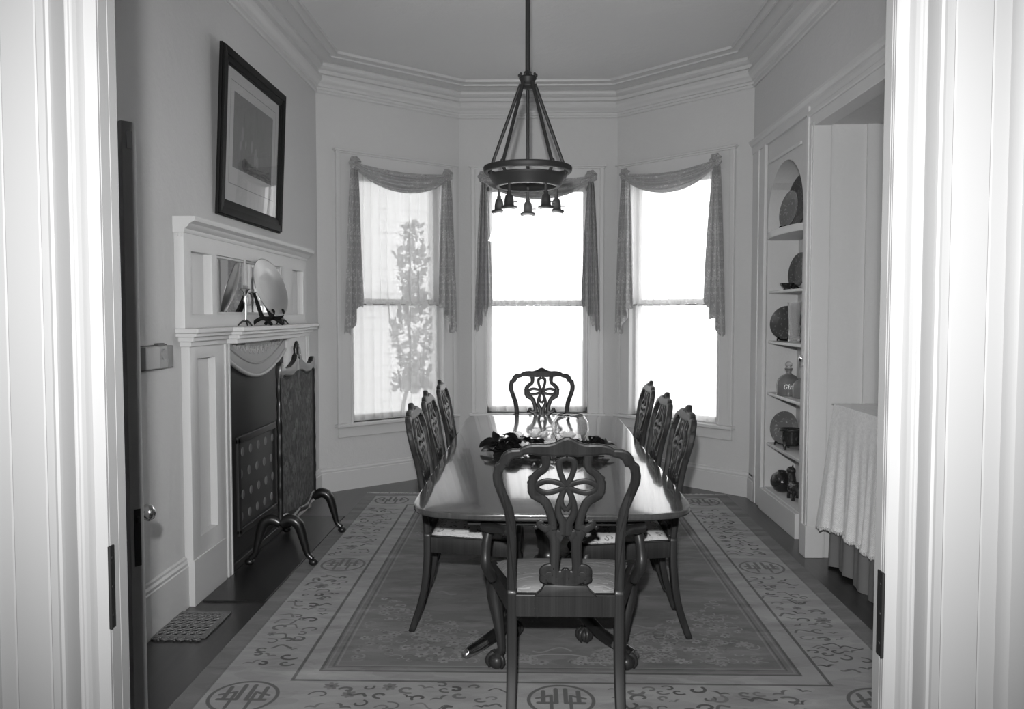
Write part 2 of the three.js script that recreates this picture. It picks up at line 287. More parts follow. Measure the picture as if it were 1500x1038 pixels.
// ---------------------------------------------------------------- windows with their sashes and panes
BAYS.forEach((b, i) => {
  const w = new THREE.Group(); w.name = 'window_' + (i + 1); w.userData = { kind: 'structure', label: ['tall sash window with a shrub outside', 'tall sash window behind the far armchair', 'tall sash window nearest the shelf niche'][i] };
  w.applyMatrix4(b.mat); w.translateX(b.c); scene.add(w);
  const h = WIN.w / 2, y0 = WIN.y0, y1 = WIN.y1, yc = 2.79, ym = 1.6;
  // casing: stepped boards and cap
  mesh('casing', [rbx(-h - 0.135, -h, y0, y1 + 0.02, 0, 0.02, 0.003), rbx(h, h + 0.135, y0, y1 + 0.02, 0, 0.02, 0.003), rbx(-h - 0.135, h + 0.135, y1, yc + 0.075, 0, 0.021, 0.003),
    rbx(-h - 0.145, -h - 0.105, y0, yc + 0.075, 0, 0.032, 0.006), rbx(h + 0.105, h + 0.145, y0, yc + 0.075, 0, 0.032, 0.006), rbx(-h - 0.02, -h + 0.002, y0, y1, -0.04, 0.027, 0.005), rbx(h - 0.002, h + 0.02, y0, y1, -0.04, 0.027, 0.005)], M.trim, w);
  mesh('cap', [rbx(-h - 0.165, h + 0.165, yc + 0.075, yc + 0.092, 0, 0.045, 0.005), rbx(-h - 0.15, h + 0.15, yc + 0.06, yc + 0.076, 0, 0.036, 0.005)], M.trim, w);
  mesh('window_sill', [rbx(-h - 0.165, h + 0.165, y0 - 0.03, y0, -0.1, 0.06, 0.008), rbx(-h - 0.14, h + 0.14, y0 - 0.12, y0 - 0.03, 0, 0.022, 0.005)], M.trim, w);
  const sash = (a, c, z, name) => { const g = mesh(name, [rbx(-h, -h + 0.045, a, c, z, z + 0.035), rbx(h - 0.045, h, a, c, z, z + 0.035), rbx(-h, h, c - 0.045, c, z, z + 0.035), rbx(-h, h, a, a + 0.055, z, z + 0.035)], M.trim, w); mesh('pane', bx(-h + 0.04, h - 0.04, a + 0.05, c - 0.04, z + 0.015, z + 0.018), M.glass, g); };
  sash(ym - 0.02, y1, -0.12, 'upper_sash'); sash(y0, ym + 0.02, -0.08, 'lower_sash');
});
// ---------------------------------------------------------------- right wall: niche shelves, niche frame, alcove casing
const nich = [['rounded top shelf', 2.055, 0.05, 0.075], ['second shelf', 1.655, 0.02, 0], ['third shelf', 1.278, 0.022, 0], ['fourth shelf', 0.885, 0.024, 0], ['fifth shelf', 0.5, 0.024, 0]];
{
  nich.forEach(([l, y, t, out], i) => {
    const s = [[NN + 0.001, 0.229], [NF - 0.001, 0.229]];
    const front = out ? arc((NN + NF) / 2, 0.02, (NF - NN) / 2 - 0.001, 0, -Math.PI, 16, out) : [[NF - 0.001, 0.012], [NN + 0.001, 0.012]];
    const g = extrude([...s, ...front].reverse(), t, 0.004);
    g.applyMatrix4(new THREE.Matrix4().makeBasis(V(0, 0, -1), V(1, 0, 0), V(0, 1, 0))).translate(XR, y, 0);   // (D, o, up)
    const m = mesh('niche_shelf', mirrorFix(g), M.trim); tag(m, 'white painted niche shelf, ' + ['rounded front one under the arch', 'under the small dish', 'carrying the cut-glass vase', 'carrying the decanters', 'carrying the dark footed pot'][i], 'shelf', 'shelves in the arched niche');
  });
  function mirrorFix(g) { return toCreasedNormals(g, 0.6); }
  const fr = [];
  fr.push(rbx(XR - 0.026, XR, 0, 2.79, -6.46, -6.405, 0.006), rbx(XR - 0.012, XR, 0, 2.79, -6.80, -6.46, 0.003), rbx(XR - 0.02, XR, 0, 2.79, -6.66, -6.60, 0.006));
  fr.push(rbx(XR - 0.03, XR, 0.0, 0.17, -6.405, -5.54, 0.004));
  fr.push(rbx(XR - 0.016, XR, 2.62, 2.645, -6.36, -5.6, 0.004));
  struct('trim_5', fr, M.trim, 'white frame of the arched niche');
  // head moulding over niche and alcove
  const hm = [[0, 2.775], [0.02, 2.775], [0.024, 2.79], [0.024, 2.83], [0.034, 2.836], [0.04, 2.848], [0.05, 2.856], [0.052, 2.872], [0.03, 2.878], [0, 2.88]];
  struct('trim_6', moulding(plan([[XR, 6.79], [XR, 1.5]]), hm), M.trim, 'white head moulding along the alcove wall');
  // alcove casing post and lintel
  struct('trim_7', [rbx(1.69, XR + 0.02, 0, AH + 0.02, -5.215, -AF + 0.006, 0.004), rbx(1.682, 1.70, 0, 2.77, -5.222, -5.19, 0.005), rbx(1.684, 1.70, 0, AH, -5.165, -5.13, 0.004), rbx(1.679, XR + 0.01, 0, 0.2, -5.225, -AF + 0.012, 0.004),
    rbx(1.694, XR + 0.02, AH - 0.006, 2.775, -5.21, -AN + 0.12, 0.004), rbx(1.68, 1.70, 2.70, 2.735, -5.2, -AN + 0.12, 0.008), rbx(1.69, XR + 0.02, 0, AH, -AN - 0.006, -AN + 0.12, 0.004)], M.trim, 'white post and lintel of the alcove');
  const c = thing('niche_latch', 'small white oval door pull on the casing beside the niche', 'latch', [1.682, 1.225, -5.2]);
  mesh('plate', rbx(-0.006, 0, -0.045, 0.045, -0.02, 0.02, 0.003), M.trim, c);
  mesh('knob', sph(0.016, -0.016, 0.0, 0, 1, 1.5, 1), M.silver, c);
}
// ---------------------------------------------------------------- mantelpiece on the left wall (local: +x out of the wall, -z = depth)
{
  const m = thing('mantelpiece', 'white painted mantelpiece with panelled overmantel and mirror', 'mantelpiece', [XL, 0, 0]);
  const P0 = 4.17, P1 = 4.70, Q0 = 5.85, Q1 = 6.385;          // pilasters
  const pil = (a, b, name) => {
    const hole = [[a + 0.1, 0.34], [b - 0.19, 0.34], [b - 0.19, 1.27], [a + 0.1, 1.27]];
    const g = extrude([[a, 0], [b, 0], [b, 1.36], [a, 1.36]], 0.045, 0.002, [hole]).applyMatrix4(new THREE.Matrix4().makeBasis(V(0, 0, -1), V(0, 1, 0), V(1, 0, 0)));
    const p = mesh(name, [g, rbx(0.0, 0.052, 0, 0.24, -b + 0.09, -a + 0.004, 0.003), rbx(0.02, 0.055, 0, 1.36, -b, -b + 0.06, 0.004), rbx(0.03, 0.06, 0, 1.36, -b, -b + 0.018, 0.004)], M.trim, m);
    mesh('recessed_panel', bx(0.001, 0.006, 0.34, 1.27, -(b - 0.19), -(a + 0.1)), M.trim, p);
  };
  pil(P0, P1, 'pilaster'); pil(Q0, Q1, 'pilaster');
  // shelf: breaks forward in the middle
  const sh = (y0, y1, o, r) => [rbx(0, 0.105 + o, y0, y1, -Q1 - 0.055 - o, -P0 + 0.06 + o, r), rbx(0, 0.165 + o, y0, y1, -Q0 - 0.1 - o, -P1 + 0.1 + o, r)];
  mesh('mantel_shelf', [...sh(1.402, 1.43, 0.015, 0.008), ...sh(1.385, 1.405, 0, 0.004), ...sh(1.36, 1.388, -0.025, 0.006), ...sh(1.335, 1.362, -0.045, 0.004)], M.trim, m);
  // overmantel
  const oy0 = 1.43, oy1 = 1.93, recess = (a, b, y0, y1) => [[a, y0], [b, y0], [b, y1], [a, y1]];
  const body = extrude([[4.11, oy0], [6.345, oy0], [6.345, oy1], [4.11, oy1]], 0.05, 0.002, [recess(4.2, 4.47, 1.5, 1.82), recess(4.545, 5.75, 1.5, 1.825), recess(5.985, 6.26, 1.5, 1.82)]).applyMatrix4(new THREE.Matrix4().makeBasis(V(0, 0, -1), V(0, 1, 0), V(1, 0, 0)));
  const om = mesh('overmantel', [body, bx(0, 0.004, oy0, oy1, -6.34, -4.115)], M.trim, m);
  mesh('mirror_glass', bx(0.006, 0.014, 1.5, 1.825, -5.75, -4.545), M.mirror, om).userData.label = 'long low mirror';
  mesh('mirror_bead', [rbx(0.012, 0.03, 1.5, 1.512, -5.75, -4.545, 0.003), rbx(0.012, 0.03, 1.813, 1.825, -5.75, -4.545, 0.003), rbx(0.012, 0.03, 1.5, 1.825, -5.75, -5.738, 0.003), rbx(0.012, 0.03, 1.5, 1.825, -4.557, -4.545, 0.003)], M.trim, om);
  const cor = [[0, 1.905], [0.055, 1.905], [0.06, 1.915], [0.06, 1.925], [0.075, 1.935], [0.085, 1.95], [0.11, 1.962], [0.115, 1.975], [0.115, 1.985], [0, 1.985]];
  mesh('cornice', moulding([[0, -4.1], [0, -6.355]], cor), M.trim, om);
  for (let k = 0; k < 2; k++) mesh('dentil', rbx(0.012 + k * 0.022, 0.024 + k * 0.022, 1.885, 1.903, -4.135, -4.104, 0.002), M.trim, om);
  // cast frieze with a swagged lower edge, scroll relief and bead
  const low = (D) => { const t = (D - P1) / (Q0 - P1); return 1.245 - 0.14 * Math.sin(Math.PI * t); };
  const N = 24, edge = Array.from({ length: N + 1 }, (_, i) => P1 + (Q0 - P1) * i / N);
  const fz = extrude([[P1, 1.365], ...edge.map((D) => [D, low(D)]), [Q0, 1.365]], 0.03, 0).applyMatrix4(new THREE.Matrix4().makeBasis(V(0, 0, -1), V(0, 1, 0), V(1, 0, 0)));
  const friezeMat = std(0.33, 0.5);
  const fr = mesh('frieze', [fz], friezeMat, m); fr.userData.label = 'grey cast frieze with scroll relief';
  mesh('bead', limb(edge.map((D) => V(0.03, low(D) + 0.008, -D)), [0.012], { n: 48, seg: 8 }), std(0.45, 0.4), fr);
  mesh('bead', limb(edge.map((D) => V(0.03, Math.min(1.35, low(D) + 0.085), -D)), [0.007], { n: 48, seg: 8 }), friezeMat, fr);
  const scrolls = [];
  for (let k = -5; k <= 5; k++) { const D = (P1 + Q0) / 2 + k * 0.082, y = 1.30 - 0.03 * Math.cos(k * 0.4), s = k < 0 ? 1 : -1, pts = []; for (let a = 0; a <= 14; a++) { const th = a * 0.62, r = 0.034 * (1 - a / 17); pts.push(V(0.031, y + r * Math.sin(th), -D + s * r * Math.cos(th))); } scrolls.push(limb(pts, [0.006, 0.003], { n: 28, seg: 6 })); }
  mesh('scrollwork', scrolls, std(0.4, 0.45), fr);
  // dark surround, opening and summer cover
  const su = extrude([[P1, 0], [Q0, 0], [Q0, 1.24], ...[...edge].reverse().slice(1, -1).map((D) => [D, low(D) + 0.01]), [P1, 1.24]], 0.016, 0, [[[4.9, 0.2], [5.64, 0.2], [5.64, 0.74], [4.9, 0.74]]]).applyMatrix4(new THREE.Matrix4().makeBasis(V(0, 0, -1), V(0, 1, 0), V(1, 0, 0)));
  const st = mesh('fire_surround', [su], std(0.02, 0.6), m); st.userData.label = 'near-black fire surround';
  mesh('opening_frame', [rbx(0.014, 0.034, 0.18, 0.76, -4.92, -4.875, 0.006), rbx(0.014, 0.034, 0.18, 0.76, -5.665, -5.62, 0.006), rbx(0.014, 0.034, 0.725, 0.77, -5.665, -4.875, 0.006), rbx(0.014, 0.034, 0.17, 0.21, -5.665, -4.875, 0.006)], M.iron, st);
  const cov = mesh('summer_cover', [bx(0.002, 0.008, 0.2, 0.74, -5.64, -4.9)], std(0.07, 0.5), st); cov.userData.label = 'grey fireplace cover with pale spots';
  const dot = new THREE.SphereGeometry(0.027, 12, 8).scale(0.2, 1.05, 1), dotM = std(0.2, 0.6);
  for (let i = 0; i < 5; i++) for (let j = 0; j < 4; j++) shared('boss', dot, dotM, cov, 0.009, 0.265 + j * 0.132, -4.985 - i * 0.145 - (j % 2) * 0.03);
  mesh('curb', rbx(0.016, 0.05, 0, 0.05, -Q0, -P1, 0.006), M.iron, m);
}
// hearth let into the floor
{ const h = mesh('hearth', [rbx(XL + 0.06, -1.39, -0.005, 0.008, -6.08, -4.24, 0.003)], phy(0.01, 0.35, { clearcoat: 0.2 })); h.userData = { kind: 'structure', label: 'near-black hearth slab in front of the fireplace' }; }
// ---------------------------------------------------------------- outside the windows
struct('ground_garden', bx(-40, 40, -1.0, -0.7, -70, -8.25), std(0.5, 0.9), 'pale ground outside');
{ // stands close by, square to the shrub window, so that window sees mostly its wall
  const h = thing('neighbour_house', 'pale clapboard house seen through the sheer curtain beside the shrub', 'house', [-3.45, -0.7, -10.15], Math.atan2(0.965, 1.09));
  mesh('wall', [bx(-7, 2.75, 0, 5.4, -6, -0.04)], std(0.42, 0.8), h);
  const bd = new THREE.BoxGeometry(9.75, 0.17, 0.03), bm = std(0.62, 0.8);
  for (let k = 0; k < 32; k++) { const m = shared('siding_board', bd, bm, h, -2.125, 0.1 + k * 0.165, -0.02); m.rotation.x = -0.1; }
  const w = mesh('window', [rbx(-0.9, 0.1, 1.3, 3.1, 0, 0.06)], std(0.6, 0.6), h); mesh('pane', bx(-0.82, 0.02, 1.38, 3.02, 0.05, 0.065), std(0.12, 0.1), w);
  mesh('corner_board', rbx(2.66, 2.8, 0, 5.4, -0.1, 0.03), std(0.55, 0.7), h);
  mesh('roof', [extrude([[-6.4, 5.3], [-3, 7.4], [0.5, 5.3], [0.5, 5.42], [-3, 7.55], [-6.4, 5.42]], 10.2).rotateY(Math.PI / 2).translate(-7.2, 0, 0)], std(0.2, 0.9), h);
}
{
  const t = thing('garden_shrub', 'tall leafy shrub with a thin bent stem outside the window', 'shrub', [-1.52, -0.72, -10]);
  const stem = [[0.05, 0, 0], [-0.06, 0.6, 0], [-0.04, 1.1, 0.03], [0.06, 1.6, 0], [0.02, 2.3, 0.02], [0.08, 3.1, 0]];
  mesh('stem', [limb(stem, [0.035, 0.025, 0.018, 0.008], { seg: 8 }), limb([[0.0, 1.3, 0], [0.2, 1.7, 0.05], [0.25, 2.2, 0]], [0.014, 0.005], { seg: 6 }), limb([[0.03, 1.6, 0], [-0.18, 2.1, 0.02], [-0.22, 2.6, 0]], [0.012, 0.004], { seg: 6 })], std(0.12, 0.9), t);
  const leaf = grid(2, 4, (u, v) => { const w = 0.026 * Math.sin(Math.PI * (0.08 + 0.87 * v)); return [(u - 0.5) * 2 * w, v * 0.095, 0.012 * Math.sin(v * 3) - 0.2 * Math.abs(u - 0.5) * w]; });
  const im = new THREE.InstancedMesh(leaf, phy(0.16, 0.6, { side: THREE.DoubleSide, transmission: 0.25 }), 800), mt = new THREE.Matrix4(), q = new THREE.Quaternion();
  for (let i = 0; i < 800; i++) { const y = 1.3 + 2.0 * Math.pow(rnd(), 1.5), r = 0.34 * Math.sqrt(rnd()) * (1.1 - 0.22 * y)  * (1 + 0.3 * Math.sin(y * 7)), a = rr(0, 6.283); q.setFromEuler(new THREE.Euler(rr(-1.4, 1.4), rr(0, 6.28), rr(-1.4, 1.4))); im.setMatrixAt(i, mt.compose(V(0.08 + r * Math.cos(a), y, r * Math.sin(a)), q, V(1, 1, 1).multiplyScalar(rr(0.7, 1.3)))); }
  im.name = 'foliage'; im.userData.kind = 'stuff'; t.add(im);
}
// ---------------------------------------------------------------- rug
const RUG = { x0: -1.375, x1: 1.60, d0: 2.9, d1: 6.83 };
{
  const W = RUG.x1 - RUG.x0, L = RUG.d1 - RUG.d0, S = 500, cw = Math.round(W * S), ch = Math.round(L * S);
  const tex = canvasTex(cw, ch, (c) => {
    const R = (x, y, w, h, v) => { c.fillStyle = grey(v); c.fillRect(x * S, y * S, w * S, h * S); };
    const inset = (d, v) => R(d, d, W - 2 * d, L - 2 * d, v);
    const edge = (d, t, v) => { c.strokeStyle = grey(v); c.lineWidth = t * S; c.strokeRect(d * S, d * S, (W - 2 * d) * S, (L - 2 * d) * S); };
    inset(0, 118); inset(0.085, 156); edge(0.088, 0.012, 112); edge(0.104, 0.008, 158);
    edge(0.40, 0.014, 96); R(0.408, 0.408, W - 0.816, L - 0.816, 154); inset(0.49, 120); edge(0.492, 0.012, 94); edge(0.51, 0.008, 134); edge(0.535, 0.008, 98); inset(0.545, 118); edge(0.548, 0.008, 136);
    // mottled wear over the field and bands
    for (let i = 0; i < 2600; i++) { const x = rr(0, W), y = rr(0, L), r = rr(0.02, 0.09), v = rnd() < 0.5 ? 0 : 255; c.fillStyle = 'rgba(' + v + ',' + v + ',' + v + ',' + rr(0.012, 0.045) + ')'; c.beginPath(); c.ellipse(x * S, y * S, r * 2 * S, r * 0.6 * S, rr(-0.3, 0.3), 0, 6.3); c.fill(); }
    const stroke = (pts, w, v) => { c.strokeStyle = grey(v); c.lineWidth = w * S; c.lineCap = c.lineJoin = 'round'; c.beginPath(); pts.forEach(([x, y], i) => i ? c.lineTo(x * S, y * S) : c.moveTo(x * S, y * S)); c.stroke(); };
    const curl = (x, y, r, a, v, w) => { const p = []; for (let k = 0; k <= 12; k++) { const t = k / 12, th = a + t * 4.2, q = r * (1 - 0.65 * t); p.push([x + q * Math.cos(th), y + q * Math.sin(th) * 0.8]); } stroke(p, w, v); };
    const wave = (x, y, l, a, v, w) => { const p = []; for (let k = 0; k <= 14; k++) { const t = k / 14 - 0.5, s = Math.sin(t * 5.5 + l * 60) * l * 0.2; p.push([x + Math.cos(a) * t * l - Math.sin(a) * s, y + Math.sin(a) * t * l + Math.cos(a) * s]); } stroke(p, w, v); };
    const bat = (x, y, r, a, v) => { c.save(); c.translate(x * S, y * S); c.rotate(a); c.fillStyle = grey(v); for (const s of [1, -1]) { c.beginPath(); c.moveTo(0, 0); c.quadraticCurveTo(s * r * 0.6 * S, -r * 0.9 * S, s * r * 1.3 * S, -r * 0.1 * S); c.quadraticCurveTo(s * r * 0.7 * S, -r * 0.35 * S, 0, r * 0.45 * S); c.fill(); } c.restore(); };
    const roundel = (x, y, r, v) => { c.strokeStyle = grey(v); c.lineWidth = 0.014 * S; c.beginPath(); c.ellipse(x * S, y * S, r * S, r * S, 0, 0, 6.3); c.stroke(); for (const s of [1, -1]) { stroke([[x - r * 0.15 * s, y - r * 0.75], [x - r * 0.15 * s, y + r * 0.2], [x - r * 0.7 * s, y + r * 0.2]], 0.018, v); stroke([[x + r * 0.55 * s, y - r * 0.6], [x + r * 0.55 * s, y + r * 0.1]], 0.018, v); stroke([[x + r * 0.3 * s, y + r * 0.75], [x + r * 0.3 * s, y - r * 0.3], [x + r * 0.75 * s, y - r * 0.1]], 0.014, v); } };
    const flower = (x, y, r, v, w) => { for (let k = 0; k < 7; k++) { const a = k * 0.9; c.fillStyle = grey(v + Math.round(rr(-8, 8))); c.beginPath(); c.ellipse((x + Math.cos(a) * r * 0.6) * S, (y + Math.sin(a) * r * 0.6) * S, r * 0.42 * S, r * 0.28 * S, a, 0, 6.3); c.fill(); } c.fillStyle = grey(w); c.beginPath(); c.arc(x * S, y * S, r * 0.28 * S, 0, 6.3); c.fill(); };
    // main border: scattered emblems, clouds, scrolls; roundels at corners and middles
    const m = 0.25;
    const place = (x, y) => { const k = rnd(), v = Math.round(rr(78, 122)); if (k < 0.42) { curl(x, y, rr(0.022, 0.045), rr(0, 6), v, rr(0.007, 0.016)); } else if (k < 0.62) { wave(x, y, rr(0.06, 0.11), rr(-0.6, 0.6), v, rr(0.006, 0.014)); } else if (k < 0.82) bat(x, y, rr(0.018, 0.034), rr(-0.6, 0.6), v); else if (k < 0.9) flower(x, y, rr(0.02, 0.04), 118, 96); else { const a = rr(0, 6.3); for (const s of [1, -1]) curl(x + s * 0.025 * Math.cos(a), y + s * 0.025 * Math.sin(a), 0.028, a + (s > 0 ? 0 : Math.PI), v, 0.01); } };
    for (const side of [0, 1]) {
      for (let y = 0.55; y < L - 0.5; y += 0.078) for (const off of [-0.085, -0.01, 0.065]) if (Math.abs(y - L * 0.5) > 0.17) place((side ? W - m : m) + off + rr(-0.02, 0.02), y + rr(-0.03, 0.03));
      for (let x = 0.55; x < W - 0.5; x += 0.078) for (const off of [-0.085, -0.01, 0.065]) if (Math.abs(x - W * 0.5) > 0.2) place(x + rr(-0.03, 0.03), (side ? L - m : m) + off + rr(-0.02, 0.02));
      roundel(side ? W - m : m, L * 0.5, 0.125, 112); roundel(W * 0.5, side ? L - m : m, 0.125, 96);
      for (const e of [0, 1]) roundel(side ? W - m : m, e ? L - m : m, 0.13, 100);
    }
    // field: corner sprays, a centre medallion and drifting clouds
    for (const sx of [0, 1]) for (const sy of [0, 1]) for (let k = 0; k < 330; k++) {
      const u = rr(0, 1), v = rr(0, 1) * (1 - u); const x = 0.6 + u * 0.82, y = 0.6 + v * 0.85, X = sx ? W - x : x, Y = sy ? L - y : y, z = rnd();
      if (z < 0.35) flower(X, Y, rr(0.012, 0.032), Math.round(rr(128, 148)), 106); else curl(X, Y, rr(0.015, 0.045), rr(0, 6), Math.round(rr(rnd() < 0.25 ? 88 : 128, 150)), rr(0.004, 0.009));
    }
    for (let k = 0; k < 34; k++) wave(rr(0.8, W - 0.8), rr(0.7, L - 0.7), rr(0.1, 0.25), rr(-0.2, 0.2), Math.round(rr(94, 146)), rr(0.008, 0.02));
    for (let k = 0; k < 60; k++) { const a = rr(0, 6.3), r = Math.sqrt(rnd()) * 0.42; flower(W / 2 + r * Math.cos(a), L / 2 + r * Math.sin(a), rr(0.03, 0.06), Math.round(rr(120, 150)), 90); }
    for (const e of [0, 1]) { const y = e ? L - 0.6 : 0.6, s = e ? -1 : 1; stroke([[W / 2 - 0.22, y], [W / 2 - 0.12, y], [W / 2 - 0.12, y + s * 0.06], [W / 2 - 0.06, y + s * 0.08], [W / 2 + 0.06, y + s * 0.08], [W / 2 + 0.12, y + s * 0.06], [W / 2 + 0.12, y], [W / 2 + 0.22, y]], 0.012, 152); }
  });
  const r = thing('carpet_rug', 'large floral rug with scrolled light border under the dining table', 'rug', [(RUG.x0 + RUG.x1) / 2, 0, -(RUG.d0 + RUG.d1) / 2]);
  const pile = dataTex(256, 256, () => rnd(), [14, 18], false);
  const top = grid(2, 2, (u, v) => [(u - 0.5) * W, 0.0135, (v - 0.5) * L]); top.attributes.uv.array.forEach((x, i, a) => { if (i % 2) a[i] = 1 - x; });
  deform(top, () => {}); const nn = top.attributes.normal; for (let i = 0; i < nn.count; i++) nn.setXYZ(i, 0, 1, 0); { const a = top.index.array; for (let i = 0; i < a.length; i += 3) { const t = a[i]; a[i] = a[i + 1]; a[i + 1] = t; } }
  mesh('pile', top, std(1, 0.95, { map: tex, bumpMap: pile, bumpScale: 0.0015 }), r, true);
  mesh('backing', bx(-W / 2, W / 2, 0, 0.013, -L / 2, L / 2), std(0.16, 0.95), r);
  for (const e of [-1, 1]) { const f = []; for (let i = 0; i < 260; i++) { const x = -W / 2 + W * (i + 0.5) / 260 + rr(-0.003, 0.003), l = rr(0.05, 0.085); f.push(limb([[x, 0.008, e * L / 2], [x + rr(-0.006, 0.006), 0.012, e * (L / 2 + l * 0.5)], [x + rr(-0.012, 0.012), 0.004, e * (L / 2 + l)]], [0.004, 0.003], { seg: 5, n: 3 })); } const m = mesh('fringe', f, std(0.5, 0.9), r); m.userData = { kind: 'stuff', label: 'pale cotton fringe' }; }
}
// ---------------------------------------------------------------- dining table
const TX = 0.077, T0 = 3.115, T1 = 6.245, TW = 0.557, TY = 0.73;
{
  const t = thing('dining_table', 'long polished dark wood pedestal dining table with rounded corners', 'table', [TX, 0.0135, -(T0 + T1) / 2]);
  const hl = (T1 - T0) / 2, out = (k) => { const p = []; const hw = TW - k, h = hl - k, r = 0.24, bow = 0.06; // super-rounded end with gentle bow
    const end = []; for (let i = 0; i <= 40; i++) { const a = -Math.PI / 2 + Math.PI * i / 40, c = Math.cos(a), s = Math.sin(a); end.push([Math.sign(s) * Math.pow(Math.abs(s), 0.42) * hw, h - 0.33 + 0.33 * Math.pow(Math.abs(c), 0.5)]); }
    for (const [x, z] of end) p.push([-x, z]); for (const [x, z] of end) p.push([x, -z]); return p; };
  const slab = (k, y0, y1, b) => extrude(out(k), y1 - y0, b).rotateX(-Math.PI / 2).translate(0, y0, 0);
  const tt = mesh('tabletop', [slab(0, TY - 0.023, TY, 0.006)], M.tableTop, t);
  for (let i = 0, p = tt.geometry.attributes.position, uv = tt.geometry.attributes.uv; i < p.count; i++) uv.setXY(i, p.getX(i), p.getZ(i));
  mesh('edge_bead', [slab(0.016, TY - 0.03, TY - 0.0225, 0.002)], M.darkWood, t);
  const ap = 0.1; mesh('apron', [rbx(-TW + ap, -TW + ap + 0.025, TY - 0.085, TY - 0.03, -hl + 0.3, hl - 0.3), rbx(TW - ap - 0.025, TW - ap, TY - 0.085, TY - 0.03, -hl + 0.3, hl - 0.3), rbx(-TW + ap + 0.12, TW - ap - 0.12, TY - 0.085, TY - 0.03, hl - 0.19, hl - 0.165), rbx(-TW + ap + 0.12, TW - ap - 0.12, TY - 0.085, TY - 0.03, -hl + 0.165, -hl + 0.19)], M.darkWood, t);
  for (const cz of [hl - 0.80, -hl + 0.80]) {
    const ped = mesh('pedestal', [lathe([[0.001, 0.24], [0.05, 0.245], [0.062, 0.27], [0.075, 0.30], [0.07, 0.33], [0.05, 0.345], [0.045, 0.37], [0.052, 0.38], [0.056, 0.42], [0.068, 0.47], [0.07, 0.51], [0.06, 0.545], [0.046, 0.56], [0.055, 0.575], [0.055, 0.6], [0.045, 0.61], [0.08, 0.64], [0.09, 0.66]], 32).translate(0, 0, cz), rbx(-0.2, 0.2, 0.64, TY - 0.03, cz - 0.28, cz + 0.28, 0.01)], M.darkWood, t);
    const fw = Math.sign(cz);
    for (const [sx, sz] of [[-0.66, 0.75 * fw], [0.66, 0.75 * fw], [0, -fw]]) {
      const dx = sx, dz = sz, q = (r, h) => V(dx * r, h, cz + dz * r);
      const lg = mesh('leg', [limb([q(0.03, 0.30), q(0.1, 0.245), q(0.2, 0.15), q(0.33, 0.075), q(0.47, 0.042)], [[0.03, 0.045], [0.026, 0.036], [0.024, 0.03], [0.022, 0.026], [0.02, 0.022]], { seg: 14, n: 36, power: 3 })], M.darkWood, ped);
      mesh('brass_toe', [limb([q(0.43, 0.05), q(0.49, 0.04), q(0.545, 0.034), q(0.56, 0.04)], [0.024, 0.026, 0.023, 0.014], { seg: 12 }), cyl(0.014, 0.014, 0.018, 0, 0, 0, 14).rotateZ(Math.PI / 2).translate(dx * 0.5 + 0.008, 0.0275, cz + dz * 0.5)], M.brass, ped).userData.label = 'brass toe cap with caster';
    }
  }
}
// ---------------------------------------------------------------- chairs. local: seat faces +z, back at z = -0.21
const zx = (x, c = 518) => (x - c) / 1429, zy = (y) => 1.5 - ((620 + y / 3.46) - 460) / 413;
const seatCloth = canvasTex(512, 512, (c, w, h) => {
  c.fillStyle = grey(196); c.fillRect(0, 0, w, h);
  for (let i = 0; i < 5000; i++) { c.fillStyle = 'rgba(' + (rnd() < 0.5 ? '90,90,90' : '235,235,235') + ',0.12)'; c.fillRect(rr(0, w), rr(0, h), 3, 3); }
  c.strokeStyle = grey(118); c.lineCap = 'round';
  for (let i = 0; i < 8; i++) for (let j = 0; j < 8; j++) { c.save(); c.translate((i + 0.5 + (j % 2) * 0.4) * 64, (j + 0.5) * 64); c.rotate(rr(-0.8, 0.8)); c.lineWidth = rr(4, 7); c.beginPath(); c.moveTo(-18, 6); c.bezierCurveTo(-10, -20, 6, -14, 4, 0); c.bezierCurveTo(2, 12, 16, 14, 19, -6); c.stroke(); c.beginPath(); c.arc(-12, 14, 4, 0, 4.5); c.stroke(); c.restore(); }
}, [2.1, 2.1]);
M.seat = std(1, 0.85, { map: seatCloth });
M.seatStreaked = std(1, 0.85, { map: canvasTex(512, 512, (c, w, h) => { c.fillStyle = grey(128); c.fillRect(0, 0, w, h); c.lineCap = 'round'; for (let i = 0; i < 240; i++) { const v = Math.round(rnd() < 0.35 ? rr(84, 110) : rr(150, 196)), x = rr(0, w), y = rr(0, h), l = rr(20, 80); c.strokeStyle = 'rgba(' + v + ',' + v + ',' + v + ',0.55)'; c.lineWidth = rr(2, 6); c.beginPath(); c.moveTo(x, y); c.bezierCurveTo(x + l * 0.3, y - 10, x + l * 0.6, y + 10, x + l, y + rr(-6, 6)); c.stroke(); } }, [2.1, 2.1]) });
const rake = (y, k) => { const t = Math.max(0, (y - 0.44) / 0.6); return -0.21 - k * (0.35 * t + 0.65 * t * t); };
